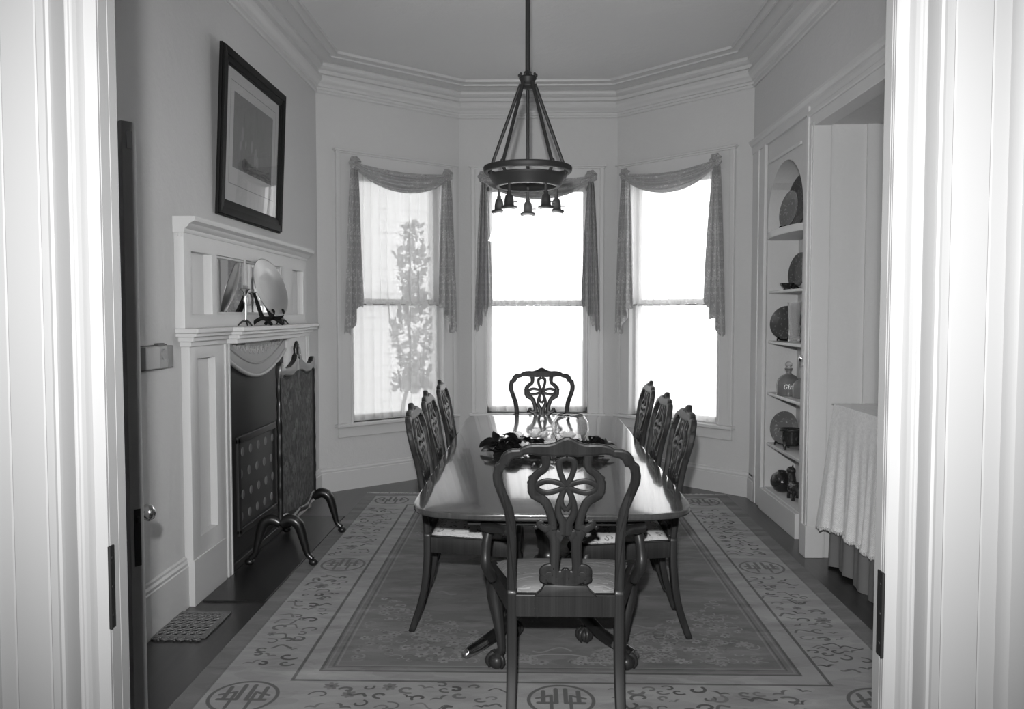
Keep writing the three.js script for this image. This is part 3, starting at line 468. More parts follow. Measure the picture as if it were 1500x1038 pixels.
function backShape(s, k) {                                   // s: width scale, k: rake depth
  // stile centre half-widths by height (left side of the photographed chair)
  const st = [[0.36, 0.198], [0.553, 0.199], [0.658, 0.198], [0.728, 0.201], [0.777, 0.209], [0.819, 0.223], [0.846, 0.234], [0.882, 0.246], [0.909, 0.2485], [0.938, 0.242]];
  const wOf = (v) => { for (let i = 1; i < st.length; i++) if (v <= st[i][0]) { const t = (v - st[i - 1][0]) / (st[i][0] - st[i - 1][0]); return lerp(st[i - 1][1], st[i][1], t * t * (3 - 2 * t) * 0.5 + t * 0.5); } return st.at(-1)[1]; };
  const hw = 0.0178, outer = [], inner = [];
  for (let i = 0; i <= 40; i++) { const v = lerp(0.40, 0.938, i / 40); outer.push([-(wOf(v) + hw), v]); inner.push([-(wOf(v) - hw), v]); }
  // shoulder: three lobes up to the crest, from the zoomed photograph
  for (const [x, y] of [[147, 240], [156, 226], [170, 217], [176, 205], [184, 186], [196, 170], [214, 157], [236, 149], [258, 148], [276, 147], [290, 137], [310, 128], [340, 121], [375, 119], [408, 121], [430, 118], [455, 111], [480, 97], [500, 87], [518, 83], [534, 83]]) outer.push([zx(x), zy(y)]);
  for (const [x, y] of [[196, 252], [206, 243], [222, 240], [226, 228], [236, 210], [252, 198], [272, 193], [287, 190], [300, 180], [325, 177], [350, 180], [375, 186], [400, 187], [430, 186], [460, 190], [490, 187], [518, 186], [534, 186]]) inner.push([zx(x), zy(y)]);
  const half = [...outer, ...inner.reverse()];
  const g = extrude(half, 0.028, 0.009).translate(0, 0, -0.014);
  const bend = (q) => deform(q, (p) => { p.x *= s; p.z += rake(p.y, k); });
  const frame = both(bend(g));
  const ear = bend(limb([[zx(455), zy(128), 0.01], [zx(485), zy(118), 0.012], [zx(518), zy(112), 0.013]], [0.004, 0.007, 0.009], { n: 12 }));
  frame.push(...both(ear));
  // splat: interlaced ribbons
  const rib = (pts, w, c = 518) => limb(pts.map(([x, y]) => V(zx(x, c), zy(y), 0)), w.map((q) => [q * 1.25 / 1429 / 2, 0.0085]), { plane: [0, 0, 1], power: 3.2, seg: 12, n: Math.max(16, pts.length * 6) });
  const L = [
    rib([[408, 180], [412, 225], [402, 258], [370, 282], [348, 312], [342, 352], [352, 392], [385, 415], [412, 440], [432, 485], [446, 540], [452, 590]], [40, 32, 34, 40, 44, 40, 36, 36]),
    rib([[518, 352], [470, 330], [420, 322], [380, 334], [364, 354], [380, 376], [420, 385], [470, 373], [518, 352]], [26, 24, 26, 24, 26, 24, 26]),
    rib([[518, 352], [494, 300], [480, 250], [484, 212], [518, 196]], [26, 24, 26, 24]),
    rib([[518, 352], [492, 402], [478, 448], [478, 500], [505, 560], [500, 620]], [26, 24, 28, 36, 44]),
    rib([[518, 352], [496, 410], [497, 450], [518, 482]], [20, 18, 20, 24]),
    rib([[452, 560], [424, 585], [398, 575], [378, 560], [384, 545], [402, 546]], [36, 36, 30, 24, 14]),
    rib([[430, 590], [452, 612], [462, 650], [462, 720], [458, 800], [470, 850]], [50, 54, 46, 42, 46]),
    rib([[462, 610], [505, 628]], [44, 60]),
    rib([[455, 800], [425, 800], [404, 812], [402, 832], [420, 842], [450, 838]], [44, 40, 34, 30]),
    rib([[400, 880], [420, 850], [505, 852]], [36, 60, 70]),
    rib([[480, 900], [500, 850], [516, 800]], [90, 60, 12]),
  ];
  for (const [x, y] of [[334, 305], [327, 330], [330, 380], [344, 408], [372, 425], [360, 575]]) L.push(sph(0.009, zx(x), zy(y), 0, 1, 1.1, 0.8, 8));
  const splat = []; for (const q of L) splat.push(...both(bend(q)));
  splat.push(bend(sph(0.010, 0, zy(352), 0.006, 1, 1, 0.7, 10)));
  return { frame, splat };
}
function cabriole(x, z, sx, h, knee = 1) {
  const o = 0.707 * sx, P = (k, y) => V(x + o * k, y, z + 0.707 * k);
  return limb([P(0, h), P(0.026 * knee, h - 0.06), P(0.03 * knee, h - 0.12), P(0.008, h * 0.5), P(-0.012, h * 0.24), P(-0.004, 0.075), P(0.012, 0.05)], [0.032, 0.036, 0.033, 0.024, 0.017, 0.017, 0.024], { seg: 14, n: 44 });
}
function clawFoot(x, z, sx) {
  const o = 0.707 * sx, cx = x + o * 0.016, cz = z + 0.707 * 0.016, a0 = Math.atan2(0.707, o), g = [sph(0.034, cx, 0.033, cz, 1, 0.97, 1, 16)];
  for (const da of [-0.9, 0, 0.9, Math.PI]) { const c = Math.cos(a0 + da), s = Math.sin(a0 + da); g.push(limb([[cx + c * 0.012, 0.07, cz + s * 0.012], [cx + c * 0.034, 0.055, cz + s * 0.034], [cx + c * 0.04, 0.032, cz + s * 0.04], [cx + c * 0.03, 0.008, cz + s * 0.03]], [0.011, 0.010, 0.009, 0.005], { seg: 8 })); }
  return g;
}
const clampY = (g) => deform(g, (p) => { p.y = Math.max(p.y, 0.0005); });
function makeChair(arms) {
  const s = 1, k = arms ? 0.11 : 0.10, rearW = arms ? 0.198 : 0.186, fw = arms ? 0.285 : 0.265, zb = -0.21, zf = arms ? 0.215 : 0.225, sy = 0.45;
  const c = new THREE.Group();
  const { frame, splat } = backShape(arms ? 1 : 0.94, k); const T = arms ? 1 : 1.3;
  const bf = mesh('back_frame', frame, M.chairWood, c), sp = mesh('splat', splat, M.chairWood, c); sp.userData.label = 'pierced splat of interlaced loops';
  const outl = (d) => [[-rearW * s - 0.012 + d, zb - 0.005 + d], [rearW * s + 0.012 - d, zb - 0.005 + d], [fw + 0.02 - d, zf - d - 0.02], [fw - d - 0.01, zf - d], [-fw + d + 0.01, zf - d], [-fw - 0.02 + d, zf - d - 0.02]].map(([x, z]) => [x, -z]).reverse();
  const rails = extrude(outl(0), 0.075, 0.005, [outl(0.035).reverse()]).rotateX(-Math.PI / 2).translate(0, sy - 0.075, 0);
  mesh('seat_frame', [rails, rbx(-rearW * s, rearW * s, sy - 0.08, sy + 0.005, zb - 0.016, zb + 0.012, 0.004)], M.chairWood, c);
  mesh('shoe', [extrude([[-0.115, sy], [0.115, sy], [0.09, sy + 0.022], [0.078, sy + 0.042], [-0.078, sy + 0.042], [-0.09, sy + 0.022]], 0.034, 0.004).translate(0, 0, zb - 0.024)], M.chairWood, c);
  const cu = grid(24, 24, (u, v) => { const w = lerp(rearW * s - 0.012, fw - 0.012, v), x = (u * 2 - 1) * w, z = lerp(zb + 0.018, zf - 0.02, v), e = Math.pow(1 - Math.pow(Math.abs(u * 2 - 1), 4), 0.5) * Math.pow(1 - Math.pow(Math.abs(v * 2 - 1), 4), 0.5); return [x, sy + 0.002 + 0.034 * e, z]; });
  { const a = cu.index.array; for (let i = 0; i < a.length; i += 3) { const t = a[i]; a[i] = a[i + 1]; a[i + 1] = t; } cu.computeVertexNormals(); }
  mesh('seat', [cu, extrude(outl(0.034), 0.03, 0).rotateX(-Math.PI / 2).translate(0, sy - 0.03, 0)], arms ? M.seatStreaked : M.seat, c).userData.label = 'pale patterned upholstered seat';
  for (const sx of [-1, 1]) {
    const rl = mesh('leg', clampY(limb([[sx * rearW * s, sy + 0.02, zb], [sx * rearW * s, sy - 0.12, zb - 0.002], [sx * rearW * s, 0.17, zb - 0.022], [sx * rearW * s * 1.01, 0.0, zb - 0.075]], [[0.0178, 0.019 * T], [0.0178, 0.02 * T], [0.0165, 0.02 * T], [0.016, 0.019 * T]], { plane: [1, 0, 0], power: 5, seg: 16, n: 24 })), M.chairWood, c);
    const fl = mesh('leg', cabriole(sx * (fw - 0.025), zf - 0.045, sx, sy - 0.02), M.chairWood, c);
    mesh('claw_foot', clawFoot(sx * (fw - 0.025), zf - 0.045, sx).map((q) => deform(q, (p) => { p.y = Math.max(p.y, 0.0005); })), M.chairWood, fl);
    if (arms) {
      const ay = 0.655, x0 = rearW + 0.008, x1 = fw + 0.012;
      const a = mesh('arm', limb([[sx * x0, ay + 0.03, rake(ay + 0.03, k) + 0.01], [sx * (x0 + 0.03), ay + 0.02, -0.14], [sx * (x1 - 0.005), ay - 0.005, -0.02], [sx * (x1 + 0.012), ay - 0.012, 0.05], [sx * (x1 - 0.012), ay - 0.008, 0.1], [sx * (x1 - 0.04), ay - 0.014, 0.085], [sx * (x1 - 0.042), ay - 0.018, 0.065]], [0.016, 0.017, 0.021, 0.025, 0.024, 0.019, 0.012], { seg: 14, n: 44 }), M.chairWood, c);
      mesh('arm_support', limb([[sx * (x1 - 0.005), ay - 0.015, 0.055], [sx * (x1 + 0.008), ay - 0.075, 0.03], [sx * (fw + 0.022), sy + 0.05, 0.0], [sx * (fw - 0.005), sy - 0.03, 0.06]], [0.02, 0.019, 0.022, 0.02], { seg: 12, n: 24 }), M.chairWood, a);
    }
  }
  return c;
}
{
  const arm = makeChair(true), side = makeChair(false);
  const put = (proto, name, label, group, x, D, turn, h = 1) => { const c = proto.clone(); c.name = numbered(name); c.position.set(x, 0.0135, -D); c.rotation.y = turn; c.scale.y = h; tag(c, label, 'chair', group); scene.add(c); return c; };
  put(arm, 'dining_armchair', 'dark carved armchair at the doorway end of the table, its pierced back to the hall', null, 0.123, 3.25, Math.PI);
  put(arm, 'dining_armchair', 'dark carved armchair at the window end of the table, its pierced back before the curtains', null, 0.075, 6.40, 0);
  const sl = ['nearest the doorway', 'in the middle of its row', 'nearest the windows'];
  [4.03, 4.70, 5.46].forEach((D, i) => put(side, 'dining_side_chair', 'dark side chair on the fireplace side of the table, ' + sl[i], 'side chairs along the table', -0.49 + 0.21 + [0, -0.015, -0.02][i], D, Math.PI / 2));
  [3.975, 4.62, 5.42].forEach((D, i) => put(side, 'dining_side_chair', 'dark side chair on the shelf-niche side of the table, ' + sl[i], 'side chairs along the table', 0.645 - 0.21 + [0.0, 0, 0.025][i], D, -Math.PI / 2));
}
// ---------------------------------------------------------------- window dressing (built in each bay wall's own frame)
const drapeTex = canvasTex(512, 512, (c, w, h) => {
  c.fillStyle = grey(168); c.fillRect(0, 0, w, h);
  for (let i = 0; i < 9000; i++) { c.fillStyle = 'rgba(' + (rnd() < 0.5 ? '70,70,70' : '200,200,200') + ',0.16)'; c.fillRect(rr(0, w), rr(0, h), 2, 2); }
  for (let i = 0; i < 120; i++) { const x = rr(0, w), y = rr(0, h), r = rr(8, 22); for (let k = 0; k < 6; k++) { const a = k * 1.05 + rnd(); c.fillStyle = 'rgba(226,226,226,' + rr(0.25, 0.6) + ')'; c.beginPath(); c.ellipse(x + Math.cos(a) * r * 0.6, y + Math.sin(a) * r * 0.6, r * 0.45, r * 0.25, a, 0, 6.3); c.fill(); } }
  for (let i = 0; i < 90; i++) { c.strokeStyle = 'rgba(105,105,105,0.45)'; c.lineWidth = rr(2, 5); c.beginPath(); const x = rr(0, w), y = rr(0, h); c.moveTo(x, y); c.quadraticCurveTo(x + rr(-30, 30), y + rr(-30, 30), x + rr(-40, 40), y + rr(-40, 40)); c.stroke(); }
}, [2.6, 2.6]);
M.drape = phy(1, 0.8, { map: drapeTex, transmission: 0.16, side: THREE.DoubleSide });
M.sheer = phy(0.88, 0.68, { transmission: 0.86, specularIntensity: 0.1, side: THREE.DoubleSide });
M.sheerTop = M.sheer;
const winName = ['the shrub window', 'the middle window', 'the window by the shelf niche'];
BAYS.forEach((b, wi) => {
  const at = (o) => { o.applyMatrix4(b.mat); o.translateX(b.c); return o; };
  const h = WIN.w / 2;
  // sheers: an upper and a lower tier, gathered in uneven folds
  const fold = (u, ph, n) => 0.028 * Math.sin(u * n * 6.283 + ph + 1.7 * Math.sin(u * 9 + ph)) + 0.009 * Math.sin(u * n * 13.1 + ph * 2);
  const sheet = (y0, y1, z, ph, n, head) => grid(220, 14, (u, v) => { const top = head ? 0.02 * Math.max(0, Math.sin(u * 22 + ph)) * sm(v, 0.9, 1) : 0; const lap = (0.010 + 0.009 * Math.sin(u * 7 + ph * 1.3)) * Math.sin(u * n * 10 + ph) * (0.75 + 0.25 * (1 - v)); return [(u - 0.5 + lap * Math.min(1, 8 * u, 8 * (1 - u))) * (WIN.w - 0.03), lerp(y0, y1, v) + top, z + fold(u, ph, n) * 0.35 + 0.012 * Math.cos(u * n * 10 + ph)]; });
  const up = tag(at(mesh('sheer_curtain', sheet(1.602, 2.715, -0.008, wi * 2 + 0.4, 7, false), M.sheer, null, true)), 'upper tier of white sheer curtain in ' + winName[wi], 'curtain', 'sheer curtain tiers');
  const lo = thing('sheer_curtain', 'lower tier of white sheer curtain with gathered heading in ' + winName[wi], 'curtain', [0, 0, 0], 0, 'sheer curtain tiers');
  mesh('cloth', sheet(0.585, 1.6, 0.0, wi * 3 + 1.9, 6, true), M.sheer, lo, true);
  mesh('heading', grid(120, 4, (u, v) => [(u - 0.5) * (WIN.w - 0.03), 1.592 + 0.02 * v + 0.018 * Math.max(0, Math.sin(u * 22 + wi * 3 + 1.9)) * v, 0.012 + fold(u, wi * 3 + 1.9, 14) * 0.4]), M.sheer, lo, true);
  mesh('rod', cyl(0.006, 0.006, WIN.w - 0.01, 0, 0, 0, 10).rotateZ(Math.PI / 2).translate((WIN.w - 0.01) / 2, 1.585, 0.0), M.silver, lo);
  at(lo);
  // scarf: swag, two tails, rosettes
  const s = thing('scarf_valance', 'patterned grey scarf valance with rosettes draped over ' + winName[wi], 'curtain', [0, 0, 0], 0, 'patterned scarf valances');
  const rw = [0.465, 0.482, 0.47][wi], ry = 2.755, zz = 0.085;
  const sw = grid(60, 26, (u, v) => { const x = (u * 2 - 1) * rw, sag = 1 - (u * 2 - 1) * (u * 2 - 1), pinch = Math.pow(Math.abs(u * 2 - 1), 3), yTop = ry + 0.035 - 0.055 * sag - 0.02 * pinch, yBot = ry - 0.03 - 0.165 * Math.pow(sag, 0.75) + 0.0 * pinch, y = lerp(yTop, yBot, v); return [x, y, zz + 0.028 * Math.sin(v * Math.PI) + (0.02 * Math.sin(v * 19 + 2.0 * sag + wi) + 0.006 * Math.sin(v * 33 - sag * 3)) * (0.25 + 0.75 * sag)]; });
  mesh('swag', sw, M.drape, s);
  for (const e of [-1, 1]) {
    const outer = e < 0 ? 0.13 : 0.12, inner = e < 0 ? 0.075 : 0.085, len = [1.41, 1.40, 1.42][wi];
    const tail = grid(90, 40, (u, v) => { // u: 0 outer edge .. 1 inner edge; v: 0 top .. 1 bottom
      const spread = 0.24 + 0.76 * Math.pow(v, 0.65), wv = lerp(-outer * 0.75, inner, u) * spread, step = 0.10 * Math.floor(u * 4 + 0.4 * Math.sin(u * 11)) / 4 + 0.07 * u, L = len - Math.max(0, (u - 0.25)) * 0.26 - step * 0.6 - 0.02 * Math.sin(u * 26);
      return [e * (rw + 0.01 - wv), ry - 0.02 - v * L, zz - 0.008 + 0.034 * Math.sin(u * 17 + wi + e) * (0.6 + 0.4 * v) + 0.012 * Math.sin(u * 37 + 3 * v)];
    });
    mesh('tail', tail, M.drape, s);
    const ro = [sph(0.03, 0, 0, 0.0, 1, 1, 0.7, 12)]; for (let k = 0; k < 3; k++) ro.push(new THREE.TorusGeometry(0.02 + k * 0.013, 0.011, 8, 26).translate(0, 0, 0.016 - k * 0.009));
    const rg = join(ro); deform(rg, (p) => { const a = Math.atan2(p.y, p.x), r = Math.hypot(p.x, p.y); const q = 1 + 0.1 * Math.sin(a * 7 + r * 90); p.x *= q; p.y *= q; p.z += 0.006 * Math.sin(a * 9); });
    mesh('rosette', rg.translate(e * (rw + 0.012), ry + 0.012, zz + 0.01), M.drape, s);
  }
  at(s);
});
// ---------------------------------------------------------------- chandelier
{
  const cx = -0.027, cD = 4.55, ch = thing('chandelier', 'dark bronze ring chandelier with five glowing glass shades above the table', 'chandelier', [cx, 0, -cD]);
  mesh('rod', cyl(0.0135, 0.0135, CEIL - 2.78, 0, 2.78, 0, 14), M.bronze, ch);
  mesh('ceiling_plate', lathe([[0.011, CEIL - 0.08], [0.03, CEIL - 0.07], [0.05, CEIL - 0.03], [0.075, CEIL - 0.012], [0.075, CEIL]]), M.bronze, ch);
  const crownRing = [lathe([[0.011, 2.81], [0.018, 2.80], [0.022, 2.785], [0.045, 2.775], [0.048, 2.765], [0.04, 2.755], [0.038, 2.735], [0.044, 2.728], [0.044, 2.718], [0.02, 2.71], [0.001, 2.705]])];
  for (let k = 0; k < 10; k++) { const a = k * 0.628; crownRing.push(sph(0.007, 0.046 * Math.cos(a), 2.782, 0.046 * Math.sin(a), 1, 1.5, 1, 8)); }
  mesh('hub', crownRing, M.bronze, ch);
  mesh('ring', lathe([[0.238, 2.294], [0.241, 2.286], [0.238, 2.268], [0.232, 2.262], [0.218, 2.262], [0.214, 2.268], [0.222, 2.276], [0.222, 2.29], [0.23, 2.296], [0.238, 2.294]], 72), M.bronze, ch);
  mesh('dish', lathe([[0.208, 2.25], [0.211, 2.243], [0.2, 2.228], [0.185, 2.205], [0.178, 2.19], [0.168, 2.184], [0.155, 2.186], [0.153, 2.192], [0.166, 2.196], [0.176, 2.21], [0.19, 2.23], [0.2, 2.246], [0.208, 2.25]], 72), M.bronze, ch);
  const glow = phy(0.9, 0.6, { transmission: 0.5, emissive: C(1), emissiveIntensity: 0.4, side: THREE.DoubleSide });
  const bulbM = std(1, 0.4, { emissive: C(1), emissiveIntensity: 2 });
  for (let k = 0; k < 5; k++) {
    const a = Math.PI / 180 * (54 + 72 * k), ux = Math.cos(a), uz = Math.sin(a), r = 0.165;
    const rodg = limb([[ux * 0.04, 2.74, uz * 0.04], [ux * 0.222, 2.28, uz * 0.222], [ux * 0.19, 2.235, uz * 0.19]], [0.0092], { seg: 8, n: 8, straight: true });
    mesh('hanger', [rodg, sph(0.011, ux * 0.222, 2.298, uz * 0.222, 1, 1, 1, 10)], M.bronze, ch);
    const X = ux * r, Z = uz * r;
    const lamp = mesh('lamp_socket', [lathe([[0.008, 2.245], [0.008, 2.185], [0.012, 2.18], [0.011, 2.168], [0.02, 2.158], [0.025, 2.135], [0.026, 2.108], [0.041, 2.102], [0.043, 2.095], [0.038, 2.088], [0.028, 2.084], [0.001, 2.084]], 20).translate(X, 0, Z), cyl(0.0025, 0.0025, 0.024, 0, 0, 0, 8).rotateZ(Math.PI / 2).translate(X + 0.046, 2.125, Z)], M.bronze, ch);
    const sh = lathe([[0.027, 2.09], [0.032, 2.075], [0.034, 2.05], [0.036, 2.02], [0.041, 1.985], [0.05, 1.955], [0.06, 1.938], [0.058, 1.938], [0.048, 1.957], [0.039, 1.986], [0.034, 2.02], [0.032, 2.05], [0.03, 2.074], [0.025, 2.088]], 40);
    deform(sh, (p) => { const t = Math.atan2(p.z, p.x), q = 1 + 0.045 * Math.sin(t * 10) * sm(2.09 - p.y, 0.02, 0.14); p.x *= q; p.z *= q; });
    mesh('lamp_shade', sh.translate(X, 0, Z), glow, lamp).userData.label = 'frosted fluted glass shade, lit';
    mesh('bulb', [sph(0.02, X, 2.0, Z, 1, 1.25, 1, 14), cyl(0.012, 0.012, 0.06, X, 2.02, Z, 12)], bulbM, lamp);
    for (const q of [lamp]) q.position.y = -0.035;
    const L = new THREE.PointLight(0xffffff, 0.14, 0, 2); L.name = 'chandelier_bulb_light'; L.position.set(cx + X, 1.965, -cD + Z); L.castShadow = true; L.shadow.radius = 1; scene.add(L);
  }
}
// ---------------------------------------------------------------- centrepiece on the table
{
  const y = TY + 0.001, g = thing('glass_bowl_vase', 'clear round glass bowl vase among the greenery on the table', 'vase', [0.215, y + 0.013, -4.68]);
  mesh('glass', lathe([[0.001, 0.004], [0.04, 0.003], [0.045, 0.0], [0.05, 0.004], [0.05, 0.012], [0.085, 0.05], [0.105, 0.1], [0.1, 0.15], [0.078, 0.185], [0.074, 0.192], [0.071, 0.19], [0.073, 0.184], [0.096, 0.15], [0.1015, 0.1], [0.082, 0.053], [0.045, 0.02], [0.001, 0.017]], 48), M.solidGlass, g);
  const gar = thing('greenery_garland', 'low dark leafy garland with white blossoms laid across the table', 'garland', [0.09, y + 0.016, -4.48]);
  const leafG = [];
  const leaf = (w, l, cup) => grid(4, 8, (u, v) => { const q = w * Math.pow(Math.sin(Math.PI * (0.04 + 0.93 * v)), 0.8), x = (u - 0.5) * 2 * q; return [x, 0.18 * l * Math.sin(v * 2.6) + cup * Math.abs(u - 0.5) * q, v * l]; });
  const leafMat = phy(0.012, 0.35, { side: THREE.DoubleSide, clearcoat: 0.3 }), petal = phy(0.62, 0.6, { side: THREE.DoubleSide }), midM = std(0.12, 0.6);
  mesh('stem', [limb([[-0.27, 0.018, 0.04], [-0.1, 0.022, 0.07], [0.06, 0.022, 0.05], [0.2, 0.022, 0.0], [0.3, 0.02, -0.03]], [0.007, 0.009, 0.006], { seg: 8 })], leafMat, gar);
  const LG = [leaf(0.032, 0.11, 0.8), leaf(0.026, 0.085, 0.8), leaf(0.04, 0.13, 0.6)];
  for (let i = 0; i < 150; i++) {
    const k = i % 3, x = k === 0 ? -0.235 + rr(-0.075, 0.09) : k === 1 ? 0.235 + rr(-0.07, 0.085) : rr(-0.2, 0.2), z = 0.03 + rr(-0.07, 0.07), hgt = k === 2 ? rr(0.008, 0.045) : rr(0.01, 0.075);
    const m = shared('leaf', LG[i % 3], leafMat, gar, x, hgt, z); m.rotation.set(rr(-0.7, 0.1), rr(0, 6.28), rr(-0.6, 0.6)); m.scale.setScalar(rr(0.6, 0.95));
  }
  const pg = grid(4, 5, (u, v) => { const w = 0.017 * Math.sin(Math.PI * (0.12 + 0.8 * v)), x = (u - 0.5) * 2 * w; return [x, 0.012 * v * v + 0.3 * Math.abs(x) * v, 0.004 + v * 0.03]; });
  for (const [x, yy, z, s] of [[-0.17, 0.085, 0.05, 1.3], [-0.07, 0.095, 0.06, 1.4], [-0.03, 0.09, 0.04, 1.2], [0.0, 0.06, 0.1, 1.0], [-0.13, 0.05, 0.12, 1.0], [0.1, 0.085, 0.06, 1.4], [0.14, 0.075, 0.05, 1.2]]) {
    const f = mesh('blossom', [sph(0.009, 0, 0.006, 0, 1, 0.8, 1, 10)], midM, gar); f.position.set(x, yy, z); f.scale.setScalar(s); f.rotation.set(rr(-0.2, 0.5), rr(0, 6), rr(-0.4, 0.4)); f.userData.label = 'white blossom';
    for (let k = 0; k < 9; k++) { const p = shared('petal', pg, petal, f, 0, 0.002, 0); p.rotation.y = k * 0.698; p.rotation.x = k % 2 ? -0.5 : -0.1; p.rotation.order = 'YXZ'; }
  }
  const cand = thing('glass_candle_cup', 'small cut-glass candle cup beside the glass bowl vase', 'candle holder', [0.105, y + 0.013, -4.66]);
  mesh('cup', lathe([[0.001, 0.004], [0.03, 0.002], [0.032, 0.008], [0.012, 0.018], [0.01, 0.05], [0.014, 0.06], [0.028, 0.075], [0.03, 0.105], [0.027, 0.105], [0.024, 0.08], [0.001, 0.07]], 12), M.glass, cand);
}
// ---------------------------------------------------------------- fire screen
{
  const s = thing('fire_screen', 'tall dark wooden fire screen with tapestry panel on scrolled legs', 'fire screen', [-1.485, 0.0138, -5.205], Math.PI / 2);
  // local: x runs along the wall (towards the camera is +x... the panel faces local +z = room)
  const w = 0.372, fr = [];
  const post = (e) => { const p = [], r = []; for (let i = 0; i <= 28; i++) { const y = 0.24 + 0.9 * i / 28; p.push(V(e * (w + 0.003 * Math.sin(i * 1.05)), y, 0)); r.push(0.0165 + 0.0018 * Math.sin(i * 2.1)); } return limb(p, r, { seg: 12, n: 84 }); };
  fr.push(post(1), post(-1));
  const up = [[-w - 0.016, 1.11], [-w - 0.02, 1.15], [-w - 0.012, 1.185], [-w + 0.012, 1.205], [-w + 0.04, 1.2], [-w + 0.06, 1.178], [-w + 0.1, 1.165], [-0.18, 1.168], [-0.11, 1.188], [-0.065, 1.205], [-0.045, 1.235], [0.012, 1.24]], dn = [[0.012, 1.135], [-0.06, 1.132], [-0.14, 1.112], [-w + 0.1, 1.112], [-w + 0.05, 1.125], [-w + 0.016, 1.11]];
  fr.push(...both(extrude([...up, ...dn].reverse(), 0.036, 0.009).translate(0, 0, -0.018)));
  fr.push(lathe([[0.001, 0.085], [0.014, 0.08], [0.026, 0.06], [0.034, 0.035], [0.03, 0.01], [0.036, 0], [0.042, -0.02], [0.03, -0.03], [0.001, -0.032]], 20).scale(1, 1, 0.6).translate(0, 1.235, 0));
  fr.push(...both(limb([[-w, 0.285, 0], [-w + 0.1, 0.275, 0], [-0.16, 0.235, 0], [-0.06, 0.24, 0], [0, 0.25, 0]], [0.016, 0.018, 0.02, 0.018, 0.017], { seg: 10, n: 30 })));
  mesh('frame', fr, M.darkWood, s);
  const tap = canvasTex(512, 768, (c, W, H) => { c.fillStyle = grey(70); c.fillRect(0, 0, W, H); for (let i = 0; i < 2600; i++) { const v = Math.round(rr(34, 104)); c.fillStyle = 'rgba(' + v + ',' + v + ',' + v + ',0.5)'; c.beginPath(); c.ellipse(rr(0, W), rr(0, H), rr(3, 12), rr(6, 22), rr(-0.5, 0.5), 0, 6.3); c.fill(); } for (let i = 0; i < 26; i++) { const x = rr(60, W - 60), y = rr(60, H - 60), r = rr(14, 34); for (let k = 0; k < 8; k++) { const a = k * 0.8; c.fillStyle = 'rgba(120,120,120,0.35)'; c.beginPath(); c.ellipse(x + Math.cos(a) * r * 0.6, y + Math.sin(a) * r * 0.6, r * 0.4, r * 0.25, a, 0, 6.3); c.fill(); } } c.strokeStyle = grey(36); c.lineWidth = 26; c.strokeRect(8, 8, W - 16, H - 16); });
  const pan = grid(24, 30, (u, v) => { const x = (u - 0.5) * 2 * (w - 0.01), top = 1.145 + 0.03 * Math.cos(x * 14), bot = 0.262 - 0.02 * Math.cos(x * 8); return [x, lerp(bot, top, v), 0.006 + 0.004 * Math.sin(Math.PI * u) * Math.sin(Math.PI * v)]; });
  mesh('tapestry_panel', [pan], std(1, 0.85, { map: tap }), s, true).userData.label = 'dark woven floral panel';
  mesh('back_board', [rbx(-w + 0.01, w - 0.01, 0.28, 1.12, -0.008, 0.003, 0.002)], M.darkWood, s);
  for (const e of [1, -1]) for (const f of [1, -1]) {
    const lg = mesh('leg', limb([[e * w, 0.25, 0], [e * w, 0.275, f * 0.055], [e * w, 0.245, f * 0.105], [e * w, 0.15, f * 0.135], [e * w, 0.075, f * 0.155], [e * w, 0.04, f * 0.185]], [0.028, 0.034, 0.032, 0.024, 0.018, 0.019], { seg: 12, n: 40 }), M.darkWood, s);
    mesh('foot', [sph(0.022, e * w, 0.023, f * 0.19, 1.2, 1.02, 1.3, 12)], M.darkWood, lg);
  }
}
